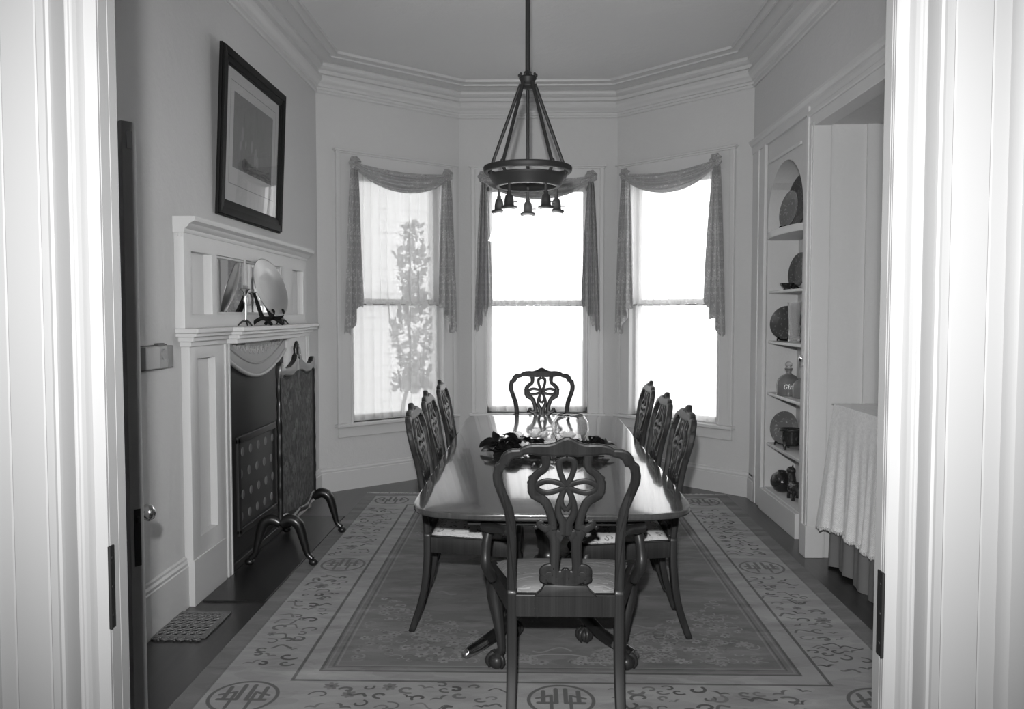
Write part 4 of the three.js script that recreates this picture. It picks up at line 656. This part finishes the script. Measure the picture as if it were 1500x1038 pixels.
// ---------------------------------------------------------------- framed picture
{
  const p = thing('framed_picture', 'wide matted print in a broad black frame hanging above the mantel', 'picture', [XL + 0.012, 2.06, -5.2], Math.PI / 2);
  p.rotation.order = 'YXZ'; p.rotation.x = 0.045;            // hangs with its top leaning off the wall
  const w = 0.575, H = 0.945, f = 0.095;
  const rail = [[0, 0], [0.03, 0], [0.03, 0.012], [0.02, 0.03], [0.024, 0.06], [0.012, f], [0.004, f], [0, f - 0.01]];
  const side = (L, hor) => { const g = extrude(rail.map(([z, o]) => [o, z]), L); return g; };
  // mitred frame: four trapezoid prisms with a stepped face
  const tr = (a, b, z0, z1) => [extrude([[-w + a, a], [w - a, a], [w - b, b], [-w + b, b]], z1 - z0, 0.002).translate(0, 0, z0), extrude([[-w + a, H - a], [-w + b, H - b], [w - b, H - b], [w - a, H - a]], z1 - z0, 0.002).translate(0, 0, z0), extrude([[-w + a, a], [-w + b, b], [-w + b, H - b], [-w + a, H - a]], z1 - z0, 0.002).translate(0, 0, z0), extrude([[w - a, a], [w - a, H - a], [w - b, H - b], [w - b, b]], z1 - z0, 0.002).translate(0, 0, z0)];
  mesh('frame', [...tr(0, f, 0, 0.018), ...tr(0.008, 0.05, 0.016, 0.032), ...tr(0.05, f - 0.012, 0.016, 0.024)], M.black, p).userData.label = 'broad black frame';
  const art = canvasTex(700, 512, (c, W, Hh) => {
    c.fillStyle = grey(172); c.fillRect(0, 0, W, Hh);
    c.strokeStyle = grey(112); c.lineWidth = 3; c.strokeRect(50, 46, W - 100, Hh - 118);
    const x0 = 92, y0 = 82, aw = W - 184, ah = Hh - 220; c.fillStyle = grey(98); c.fillRect(x0, y0, aw, ah);
    c.save(); c.beginPath(); c.rect(x0, y0, aw, ah); c.clip();
    for (let i = 0; i < 500; i++) { const v = Math.round(rr(78, 116)); c.fillStyle = 'rgba(' + v + ',' + v + ',' + v + ',0.25)'; c.fillRect(x0 + rr(0, aw), y0 + rr(0, ah), rr(3, 16), rr(20, 90)); }
    for (const [fx, fy, r] of [[0.22, 0.5, 20], [0.18, 0.66, 14], [0.45, 0.6, 18], [0.55, 0.72, 26], [0.6, 0.78, 18], [0.3, 0.62, 12]]) { c.fillStyle = 'rgba(150,150,150,0.45)'; c.beginPath(); c.ellipse(x0 + fx * aw, y0 + fy * ah, r * 0.8, r * 1.5, 0.2, 0, 6.3); c.fill(); }
    c.fillStyle = grey(62); c.beginPath(); c.ellipse(x0 + 0.3 * aw, y0 + 0.9 * ah, 44, 26, 0, 0, 6.3); c.fill();
    for (let i = 0; i < 40; i++) { c.strokeStyle = 'rgba(40,40,40,0.5)'; c.lineWidth = rr(3, 8); c.beginPath(); const x = x0 + rr(0.3, 1) * aw, y = y0 + rr(0.86, 1) * ah; c.moveTo(x, y); c.lineTo(x + rr(20, 80), y + rr(-8, 8)); c.stroke(); }
    c.restore();
  });
  const pr = grid(1, 1, (u, v) => [lerp(-w + f - 0.004, w - f + 0.004, u), lerp(f - 0.004, H - f + 0.004, v), 0.011]);
  mesh('mat_and_print', pr, std(1, 0.8, { map: art }), p, true).userData.label = 'pale mat with ruled line around a grey landscape print';
  mesh('glazing', bx(-w + f - 0.002, w - f + 0.002, f - 0.002, H - f + 0.002, 0.013, 0.0145), M.pictureGlass, p);
}
// ---------------------------------------------------------------- on the mantel shelf
{
  const y = 1.4305;
  const stand = thing('plate_stand', 'black scrolled wooden stand holding the charger on the mantel', 'plate stand', [-1.655, y, -5.2], Math.PI / 2 - 0.21);
  const arms = []; for (const e of [-1, 1]) { arms.push(limb([[e * 0.075, 0.006, -0.07], [e * 0.07, 0.03, -0.045], [e * 0.06, 0.045, 0.0], [e * 0.07, 0.012, 0.05], [e * 0.075, 0.006, 0.06]], [0.01, 0.012, 0.014, 0.011, 0.008], { seg: 8 }), limb([[e * 0.062, 0.042, 0.0], [e * 0.058, 0.05, 0.045], [e * 0.06, 0.085, 0.065], [e * 0.062, 0.1, 0.055]], [0.013, 0.012, 0.011, 0.006], { seg: 8 }), limb([[e * 0.06, 0.04, -0.01], [e * 0.05, 0.12, -0.045], [e * 0.045, 0.2, -0.075]], [0.014, 0.012, 0.008], { seg: 8 })); }
  arms.push(rbx(-0.075, 0.075, 0.035, 0.055, -0.012, 0.01, 0.004));
  mesh('easel', arms, M.black, stand);
  const ch = tag(mesh('charger_plate', lathe([[0.001, 0.0], [0.09, 0.0], [0.12, 0.008], [0.185, 0.022], [0.188, 0.027], [0.183, 0.027], [0.12, 0.015], [0.088, 0.007], [0.001, 0.006]], 56), std(0.42, 0.3, { metalness: 0.8 })), 'large pale metal charger leaning on the black stand', 'plate');
  ch.rotation.order = 'YXZ'; ch.rotation.set(Math.PI / 2 - 0.3, Math.PI / 2 - 0.21, 0); ch.position.set(-1.662, y + 0.052 + 0.178, -5.2);
  const cs = (D, x, label) => {
    const c = thing('candlestick', label, 'candlestick', [x, y, -D]), feet = [];
    for (let k = 0; k < 3; k++) { const a = k * 2.094 + 0.4; feet.push(limb([[0, 0.034, 0], [0.022 * Math.cos(a), 0.026, 0.022 * Math.sin(a)], [0.046 * Math.cos(a), 0.004, 0.046 * Math.sin(a)]], [0.007, 0.006, 0.004], { seg: 8 })); }
    mesh('base', feet, M.bronze, c);
    mesh('stem', [lathe([[0.001, 0.03], [0.013, 0.034], [0.007, 0.045], [0.008, 0.13], [0.014, 0.15], [0.008, 0.165], [0.014, 0.185], [0.016, 0.2], [0.03, 0.21], [0.031, 0.215], [0.012, 0.217], [0.012, 0.235], [0.001, 0.235]], 16)], M.silver, c);
    mesh('candle', cyl(0.008, 0.007, 0.15, 0, 0.23, 0, 10), std(0.4, 0.5), c);
  };
  cs(4.73, -1.64, 'thin silver candlestick with slim candle before the overmantel mirror');
  cs(5.52, -1.665, 'thin silver candlestick with slim candle beside the charger plate');
}
// ---------------------------------------------------------------- small wall and floor fittings
{
  const t = thing('thermostat_box', 'small two-part wall control box between the open door and the mantel', 'thermostat', [XL, 1.246, -3.845], Math.PI / 2);
  const cream = std(0.4, 0.5);
  mesh('cover', rbx(-0.135, 0.0, 0, 0.105, 0, 0.042, 0.006), cream, t);
  mesh('dial_housing', rbx(0.004, 0.145, -0.002, 0.105, 0, 0.038, 0.005), std(0.3, 0.45), t);
  mesh('dial', cyl(0.026, 0.024, 0.008, 0, 0, 0, 24).rotateX(Math.PI / 2).translate(0.045, 0.065, 0.036), std(0.22, 0.35), t);
  mesh('end_panel', rbx(0.085, 0.146, 0, 0.104, 0.002, 0.04, 0.003), std(0.2, 0.5), t);
  mesh('lever', rbx(0.01, 0.075, 0.104, 0.118, 0.008, 0.03, 0.003), std(0.06, 0.5), t);
  mesh('back_plate', rbx(-0.142, 0.15, -0.006, 0.11, 0, 0.008, 0.002), std(0.08, 0.6), t);
}
{
  const r = thing('floor_register', 'square cast metal floor register with pierced scrolls beside the baseboard', 'floor vent', [-1.645, 0.001, -3.915]);
  const w = 0.115, d = 0.155, met = std(0.2, 0.45, { metalness: 0.5 });
  mesh('frame', [rbx(-w - 0.02, w + 0.02, 0, 0.01, d - 0.012, d + 0.012, 0.003), rbx(-w - 0.02, w + 0.02, 0, 0.01, -d - 0.012, -d + 0.012, 0.003), rbx(-w - 0.02, -w + 0.006, 0, 0.01, -d, d, 0.003), rbx(w - 0.006, w + 0.02, 0, 0.01, -d, d, 0.003)], met, r);
  mesh('dark_sheet', bx(-w, w, 0.0, 0.002, -d, d), M.black, r);  // flat black sheet, its colour stands in for the shaded hollow below the grille
  const tor = new THREE.TorusGeometry(0.0165, 0.0042, 6, 14).rotateX(Math.PI / 2), bits = [];
  for (let i = 0; i < 6; i++) for (let j = 0; j < 8; j++) { const g = tor.clone(); g.scale(1, 1, 1); bits.push(g.translate(-w + 0.022 + i * 0.0375, 0.006, -d + 0.022 + j * 0.044)); bits.push(rbx(-0.004, 0.004, 0.003, 0.008, -0.011, 0.011, 0.001).rotateY((i + j) % 2 ? 0.7 : -0.7).translate(-w + 0.022 + i * 0.0375 + 0.0185, 0, -d + 0.044 + j * 0.044)); }
  mesh('grille', bits, met, r);
}
// ---------------------------------------------------------------- the draped sideboard in the alcove
{
  const x0 = 1.80, x1 = 2.58, D0 = 3.3, D1 = 4.975, h = 0.965;
  const s = thing('draped_sideboard', 'cloth-covered sideboard standing in the alcove', 'sideboard', [2.19, 0, -(D0 + D1) / 2]);
  const hx = (x1 - x0) / 2, hz = (D1 - D0) / 2;
  mesh('cabinet_body', [rbx(-hx + 0.02, hx, 0.1, h - 0.03, -hz + 0.02, hz - 0.02, 0.006), rbx(-hx, hx, h - 0.03, h, -hz, hz, 0.006)], M.darkWood, s);
  for (const e of [-1, 1]) for (const f of [-1, 1]) mesh('leg', rbx(e * (hx - 0.07) - 0.03, e * (hx - 0.07) + 0.03, 0, 0.1, f * (hz - 0.07) - 0.03, f * (hz - 0.07) + 0.03, 0.006), M.darkWood, s);
  // path round the far end and the front: t = 0 back of far end, corner, then along the front towards the doorway
  const path = (t, out) => { const a = hx * 1.6, b = 2 * hz, L = a + b, q = t * L, r = 0.03; if (q < a - r) return [hx * 0.6 - q - 0.0 + 0.0, -hz - out, 0, -1]; if (q > a + r) return [-hx - out, -hz + (q - a), -1, 0]; const th = (q - a + r) / (2 * r) * Math.PI / 2; return [-hx + r - (r + out) * Math.sin(th), -hz + r - (r + out) * Math.cos(th), -Math.sin(th), -Math.cos(th)]; };
  const skirtM = std(0.17, 0.9, { side: THREE.DoubleSide });
  const skirt = grid(240, 12, (u, v) => { const k = 1 - v, o = 0.008 + k * (0.018 + 0.014 * Math.sin(u * 70) + 0.008 * Math.sin(u * 131)), p = path(u, o); return [p[0], 0.012 + v * (h - 0.02) + 0.012 * k * Math.sin(u * 21), p[1]]; });
  mesh('under_skirt', [skirt], skirtM, s).userData.label = 'plain grey under skirt to the floor';
  const c = thing('lace_tablecloth', 'pale lace-edged tablecloth draped over the sideboard in the alcove', 'tablecloth', [2.19, 0, -(D0 + D1) / 2]);
  const lace = dataTex(256, 256, (x, y) => 0.9 + 0.06 * vnoise(x * 40, y * 40, 40, 77) + 0.05 * (Math.sin(x * 200) * Math.sin(y * 200)), [3, 3]);
  const cm = phy(1, 0.85, { map: lace, transmission: 0.12, side: THREE.DoubleSide });
  const corner = hx * 1.6 / (hx * 1.6 + 2 * hz);
  const drop = grid(300, 30, (u, v) => { // v 0 hem .. 1 top
    const k = 1 - v, cd = Math.abs(u - corner), flare = Math.exp(-cd * cd / 0.0016), o = 0.016 + k * (0.03 + 0.085 * flare + (0.016 * Math.sin(u * 60 + 0.6) + 0.009 * Math.sin(u * 143 + 2)) * Math.min(1, 2.2 * k + 0.1)), p = path(u, o), hem = 0.245 + 0.012 * Math.abs(Math.sin(u * 105)) - 0.02 * flare;
    return [p[0], lerp(hem, h + 0.003, v), p[1]];
  });
  mesh('overhang', [drop], cm, c);
  mesh('top_cloth', [rbx(-hx - 0.016, hx, h + 0.001, h + 0.005, -hz - 0.016, hz, 0.002)], cm, c);
  const hemBits = []; for (let i = 0; i < 150; i++) { const u = 0.28 + 0.7 * i / 150, cd = Math.abs(u - corner), flare = Math.exp(-cd * cd / 0.0016), o = 0.016 + (0.03 + 0.085 * flare + 0.016 * Math.sin(u * 60 + 0.6) + 0.009 * Math.sin(u * 143 + 2)), p = path(u, o); hemBits.push(new THREE.TorusGeometry(0.0085, 0.0035, 5, 9).rotateY(Math.atan2(p[2], p[3])).translate(p[0], 0.245 + 0.012 * Math.abs(Math.sin(u * 105)) - 0.02 * flare - 0.006, p[1])); }
  mesh('lace_edging', hemBits, std(0.6, 0.8), c).userData.label = 'looped lace edging';
}
// ---------------------------------------------------------------- things in the shelf niche (x 1.78 .. 2.01)
{
  const SH = { 1: 2.105, 2: 1.675, 3: 1.30, 4: 0.909, 5: 0.524, 6: 0.18 };
  const plateGeo = (r) => lathe([[0.001, 0], [r * 0.55, 0], [r * 0.6, 0.006], [r, 0.02], [r, 0.024], [r * 0.97, 0.024], [r * 0.58, 0.011], [r * 0.53, 0.006], [0.001, 0.006]], 44);
  const patt = (a, b, n) => canvasTex(256, 256, (c, w, h) => { c.fillStyle = grey(a); c.fillRect(0, 0, w, h); for (let i = 0; i < n; i++) { c.fillStyle = 'rgba(' + b + ',' + b + ',' + b + ',0.4)'; c.beginPath(); c.ellipse(rr(0, w), rr(0, h), rr(4, 14), rr(3, 9), rr(0, 3), 0, 6.3); c.fill(); } }, [5, 5]);
  const dk = std(1, 0.3, { map: patt(58, 150, 60) }), md = std(1, 0.3, { map: patt(100, 190, 50) }), dk2 = std(1, 0.25, { map: patt(44, 110, 40) });
  const plate = (name, label, r, mat, x, y, D, turn, lean, lift = 0.012) => {
    const p = tag(mesh(name, plateGeo(r), mat), label, 'plate'); p.rotation.order = 'YXZ'; p.rotation.set(Math.PI / 2 - lean, turn, 0); p.position.set(x, y + lift + r * Math.cos(lean), -D);
    const s = thing('plate_easel', label.replace(/ (on|behind|under|beside).*/, '').replace(/^./, (q) => 'dark wooden easel under the ' + q), 'plate stand', [x, y, -D], turn);
    const g = []; for (const e of [-1, 1]) g.push(limb([[e * 0.04, 0.005, 0.07], [e * 0.04, 0.028, 0.062], [e * 0.038, 0.012, 0.025], [e * 0.035, 0.006, -0.06]], [0.006, 0.005, 0.006, 0.005], { seg: 7 }), limb([[e * 0.036, 0.012, -0.05], [e * 0.03, r * 0.7, -0.062 - 0.02 * lean]], [0.006, 0.005], { seg: 7, n: 6 }));
    g.push(rbx(-0.045, 0.045, 0.004, 0.014, 0.0, 0.012, 0.003));
    mesh('easel', g, M.black, s); return p;
  };
  // shelf 1: tall dark patterned plate, smaller plate before it
  plate('display_plate', 'large dark patterned plate on the rounded top shelf', 0.2, dk, 1.935, SH[1], 6.1, -1.45, 0.16);
  plate('display_plate', 'oval grey plate with pale rim on the rounded top shelf', 0.135, md, 1.86, SH[1], 6.08, -1.4, 0.16);
  plate('display_plate', 'dark plate on the second niche shelf', 0.13, dk, 1.94, SH[2], 6.1, -1.35, 0.18);
  const dish = tag(mesh('small_dish', lathe([[0.001, 0.006], [0.02, 0.004], [0.024, 0], [0.028, 0.004], [0.022, 0.014], [0.04, 0.03], [0.055, 0.05], [0.052, 0.05], [0.036, 0.032], [0.001, 0.02]], 6), dk2), 'small dark faceted dish on the second niche shelf', 'dish'); dish.position.set(1.85, SH[2], -6.12);
  plate('display_plate', 'round dark plate beside the cut-glass vase', 0.125, dk, 1.885, SH[3], 6.22, -0.75, 0.2);
  const vs = tag(mesh('glass_vase', lathe([[0.001, 0.01], [0.034, 0.008], [0.036, 0], [0.04, 0.004], [0.04, 0.02], [0.036, 0.05], [0.038, 0.15], [0.046, 0.27], [0.048, 0.285], [0.044, 0.285], [0.034, 0.15], [0.031, 0.04], [0.001, 0.03]], 14), phy(0.85, 0.08, { transmission: 0.75, thickness: 0.006, ior: 1.5, flatShading: true })), 'tall fluted cut-glass vase on the third niche shelf', 'vase'); vs.position.set(1.86, SH[3], -5.97);
  const vs2 = tag(mesh('lidded_jar', lathe([[0.001, 0.0], [0.04, 0], [0.045, 0.02], [0.06, 0.06], [0.055, 0.11], [0.035, 0.135], [0.038, 0.14], [0.02, 0.16], [0.006, 0.168], [0.012, 0.18], [0.001, 0.188]], 28), dk2), 'small dark lidded jar behind the cut-glass vase', 'jar'); vs2.position.set(1.9, SH[3], -5.8);
  // decanters
  const gl = phy(0.28, 0.12, { transmission: 0.45, thickness: 0.01, ior: 1.5 });
  const gin = canvasTex(256, 128, (c, w, h) => { c.clearRect(0, 0, w, h); c.fillStyle = grey(236); c.font = 'italic bold 104px serif'; c.textAlign = 'center'; c.textBaseline = 'middle'; c.fillText('Gin', w / 2, h / 2 + 4); });
  const dec = (x, D, label, text, sc = 1) => {
    const d = thing('decanter', label, 'decanter', [x, SH[4], -D], 0, 'decanters in the niche'); d.scale.setScalar(sc);
    mesh('bottle', [lathe([[0.001, 0.0], [0.08, 0], [0.085, 0.006], [0.085, 0.075], [0.078, 0.11], [0.055, 0.135], [0.026, 0.15], [0.02, 0.16], [0.019, 0.185], [0.028, 0.192], [0.028, 0.197], [0.001, 0.197]], 30)], gl, d);
    mesh('stopper', [lathe([[0.001, 0.195], [0.013, 0.197], [0.01, 0.21], [0.026, 0.225], [0.027, 0.235], [0.012, 0.246], [0.001, 0.25]], 8)], phy(0.85, 0.05, { transmission: 0.6, thickness: 0.01, flatShading: true }), d);
    if (text) { const p = grid(12, 2, (u, v) => { const a = -0.55 + 1.1 * u - 0.32; return [0.0862 * Math.sin(a), 0.04 + v * 0.06, 0.0862 * Math.cos(a)]; }); mesh('lettering', p, std(1, 0.5, { map: gin, transparent: true }), d, true).userData.label = 'white script reading Gin'; }
  };
  dec(1.868, 6.11, 'squat grey glass decanter lettered Gin, with faceted stopper', true);
  dec(1.922, 6.285, 'squat grey glass decanter standing behind the one lettered Gin', false, 0.96);
  dec(1.918, 5.91, 'squat grey glass decanter at the doorway end of its shelf', false, 0.95);
  plate('display_plate', 'oval mottled plate beside the dark footed pot', 0.122, md, 1.885, SH[5], 6.22, -0.95, 0.2);
  const pot = thing('footed_pot', 'dark footed pot with wide rim on the fifth niche shelf', 'pot', [1.87, SH[5], -6.03]);
  mesh('body', [lathe([[0.001, 0.03], [0.05, 0.03], [0.062, 0.06], [0.066, 0.11], [0.062, 0.135], [0.085, 0.14], [0.087, 0.15], [0.08, 0.152], [0.05, 0.145], [0.001, 0.1]], 32)], dk2, pot);
  for (let k = 0; k < 3; k++) { const a = k * 2.094 + 0.5; mesh('foot', limb([[0.05 * Math.cos(a), 0.06, 0.05 * Math.sin(a)], [0.066 * Math.cos(a), 0.03, 0.066 * Math.sin(a)], [0.06 * Math.cos(a), 0.0, 0.06 * Math.sin(a)]], [0.014, 0.011, 0.009], { seg: 8 }), dk2, pot); }
  const b = thing('round_vase', 'round near-black glossy vase on the niche floor', 'vase', [1.86, SH[6], -6.2]); b.scale.setScalar(0.85);
  mesh('body', [lathe([[0.001, 0], [0.045, 0], [0.07, 0.02], [0.098, 0.07], [0.1, 0.1], [0.085, 0.145], [0.055, 0.168], [0.036, 0.172], [0.034, 0.18], [0.04, 0.185], [0.036, 0.186], [0.03, 0.176], [0.001, 0.16]], 40)], phy(0.014, 0.18, { clearcoat: 0.6 }), b);
  const carving = thing('figurine_group', 'dark carved figurine on short legs at the doorway end of the niche floor', 'figurine', [1.875, SH[6], -5.93]);
  mesh('body', [limb([[0, 0.055, 0.09], [0.005, 0.075, 0.04], [0, 0.08, -0.03], [0, 0.1, -0.08]], [0.02, 0.045, 0.05, 0.03], { seg: 14 }), limb([[0, 0.1, -0.07], [0, 0.15, -0.085], [0, 0.18, -0.1]], [0.03, 0.026, 0.02], { seg: 12 }), sph(0.032, 0, 0.19, -0.105, 1, 0.9, 1.25, 14), limb([[0.0, 0.2, -0.09], [0.005, 0.235, -0.08]], [0.012, 0.004], { seg: 7, n: 5 })], dk2, carving);
  for (const [x, z] of [[0.025, -0.05], [-0.025, -0.05], [0.025, 0.05], [-0.025, 0.05]]) mesh('leg', limb([[x, 0.07, z], [x * 1.3, 0.035, z], [x * 1.2, 0.0, z - 0.006]], [0.016, 0.012, 0.013], { seg: 8 }), dk2, carving);
}
renderer.render(scene, camera);
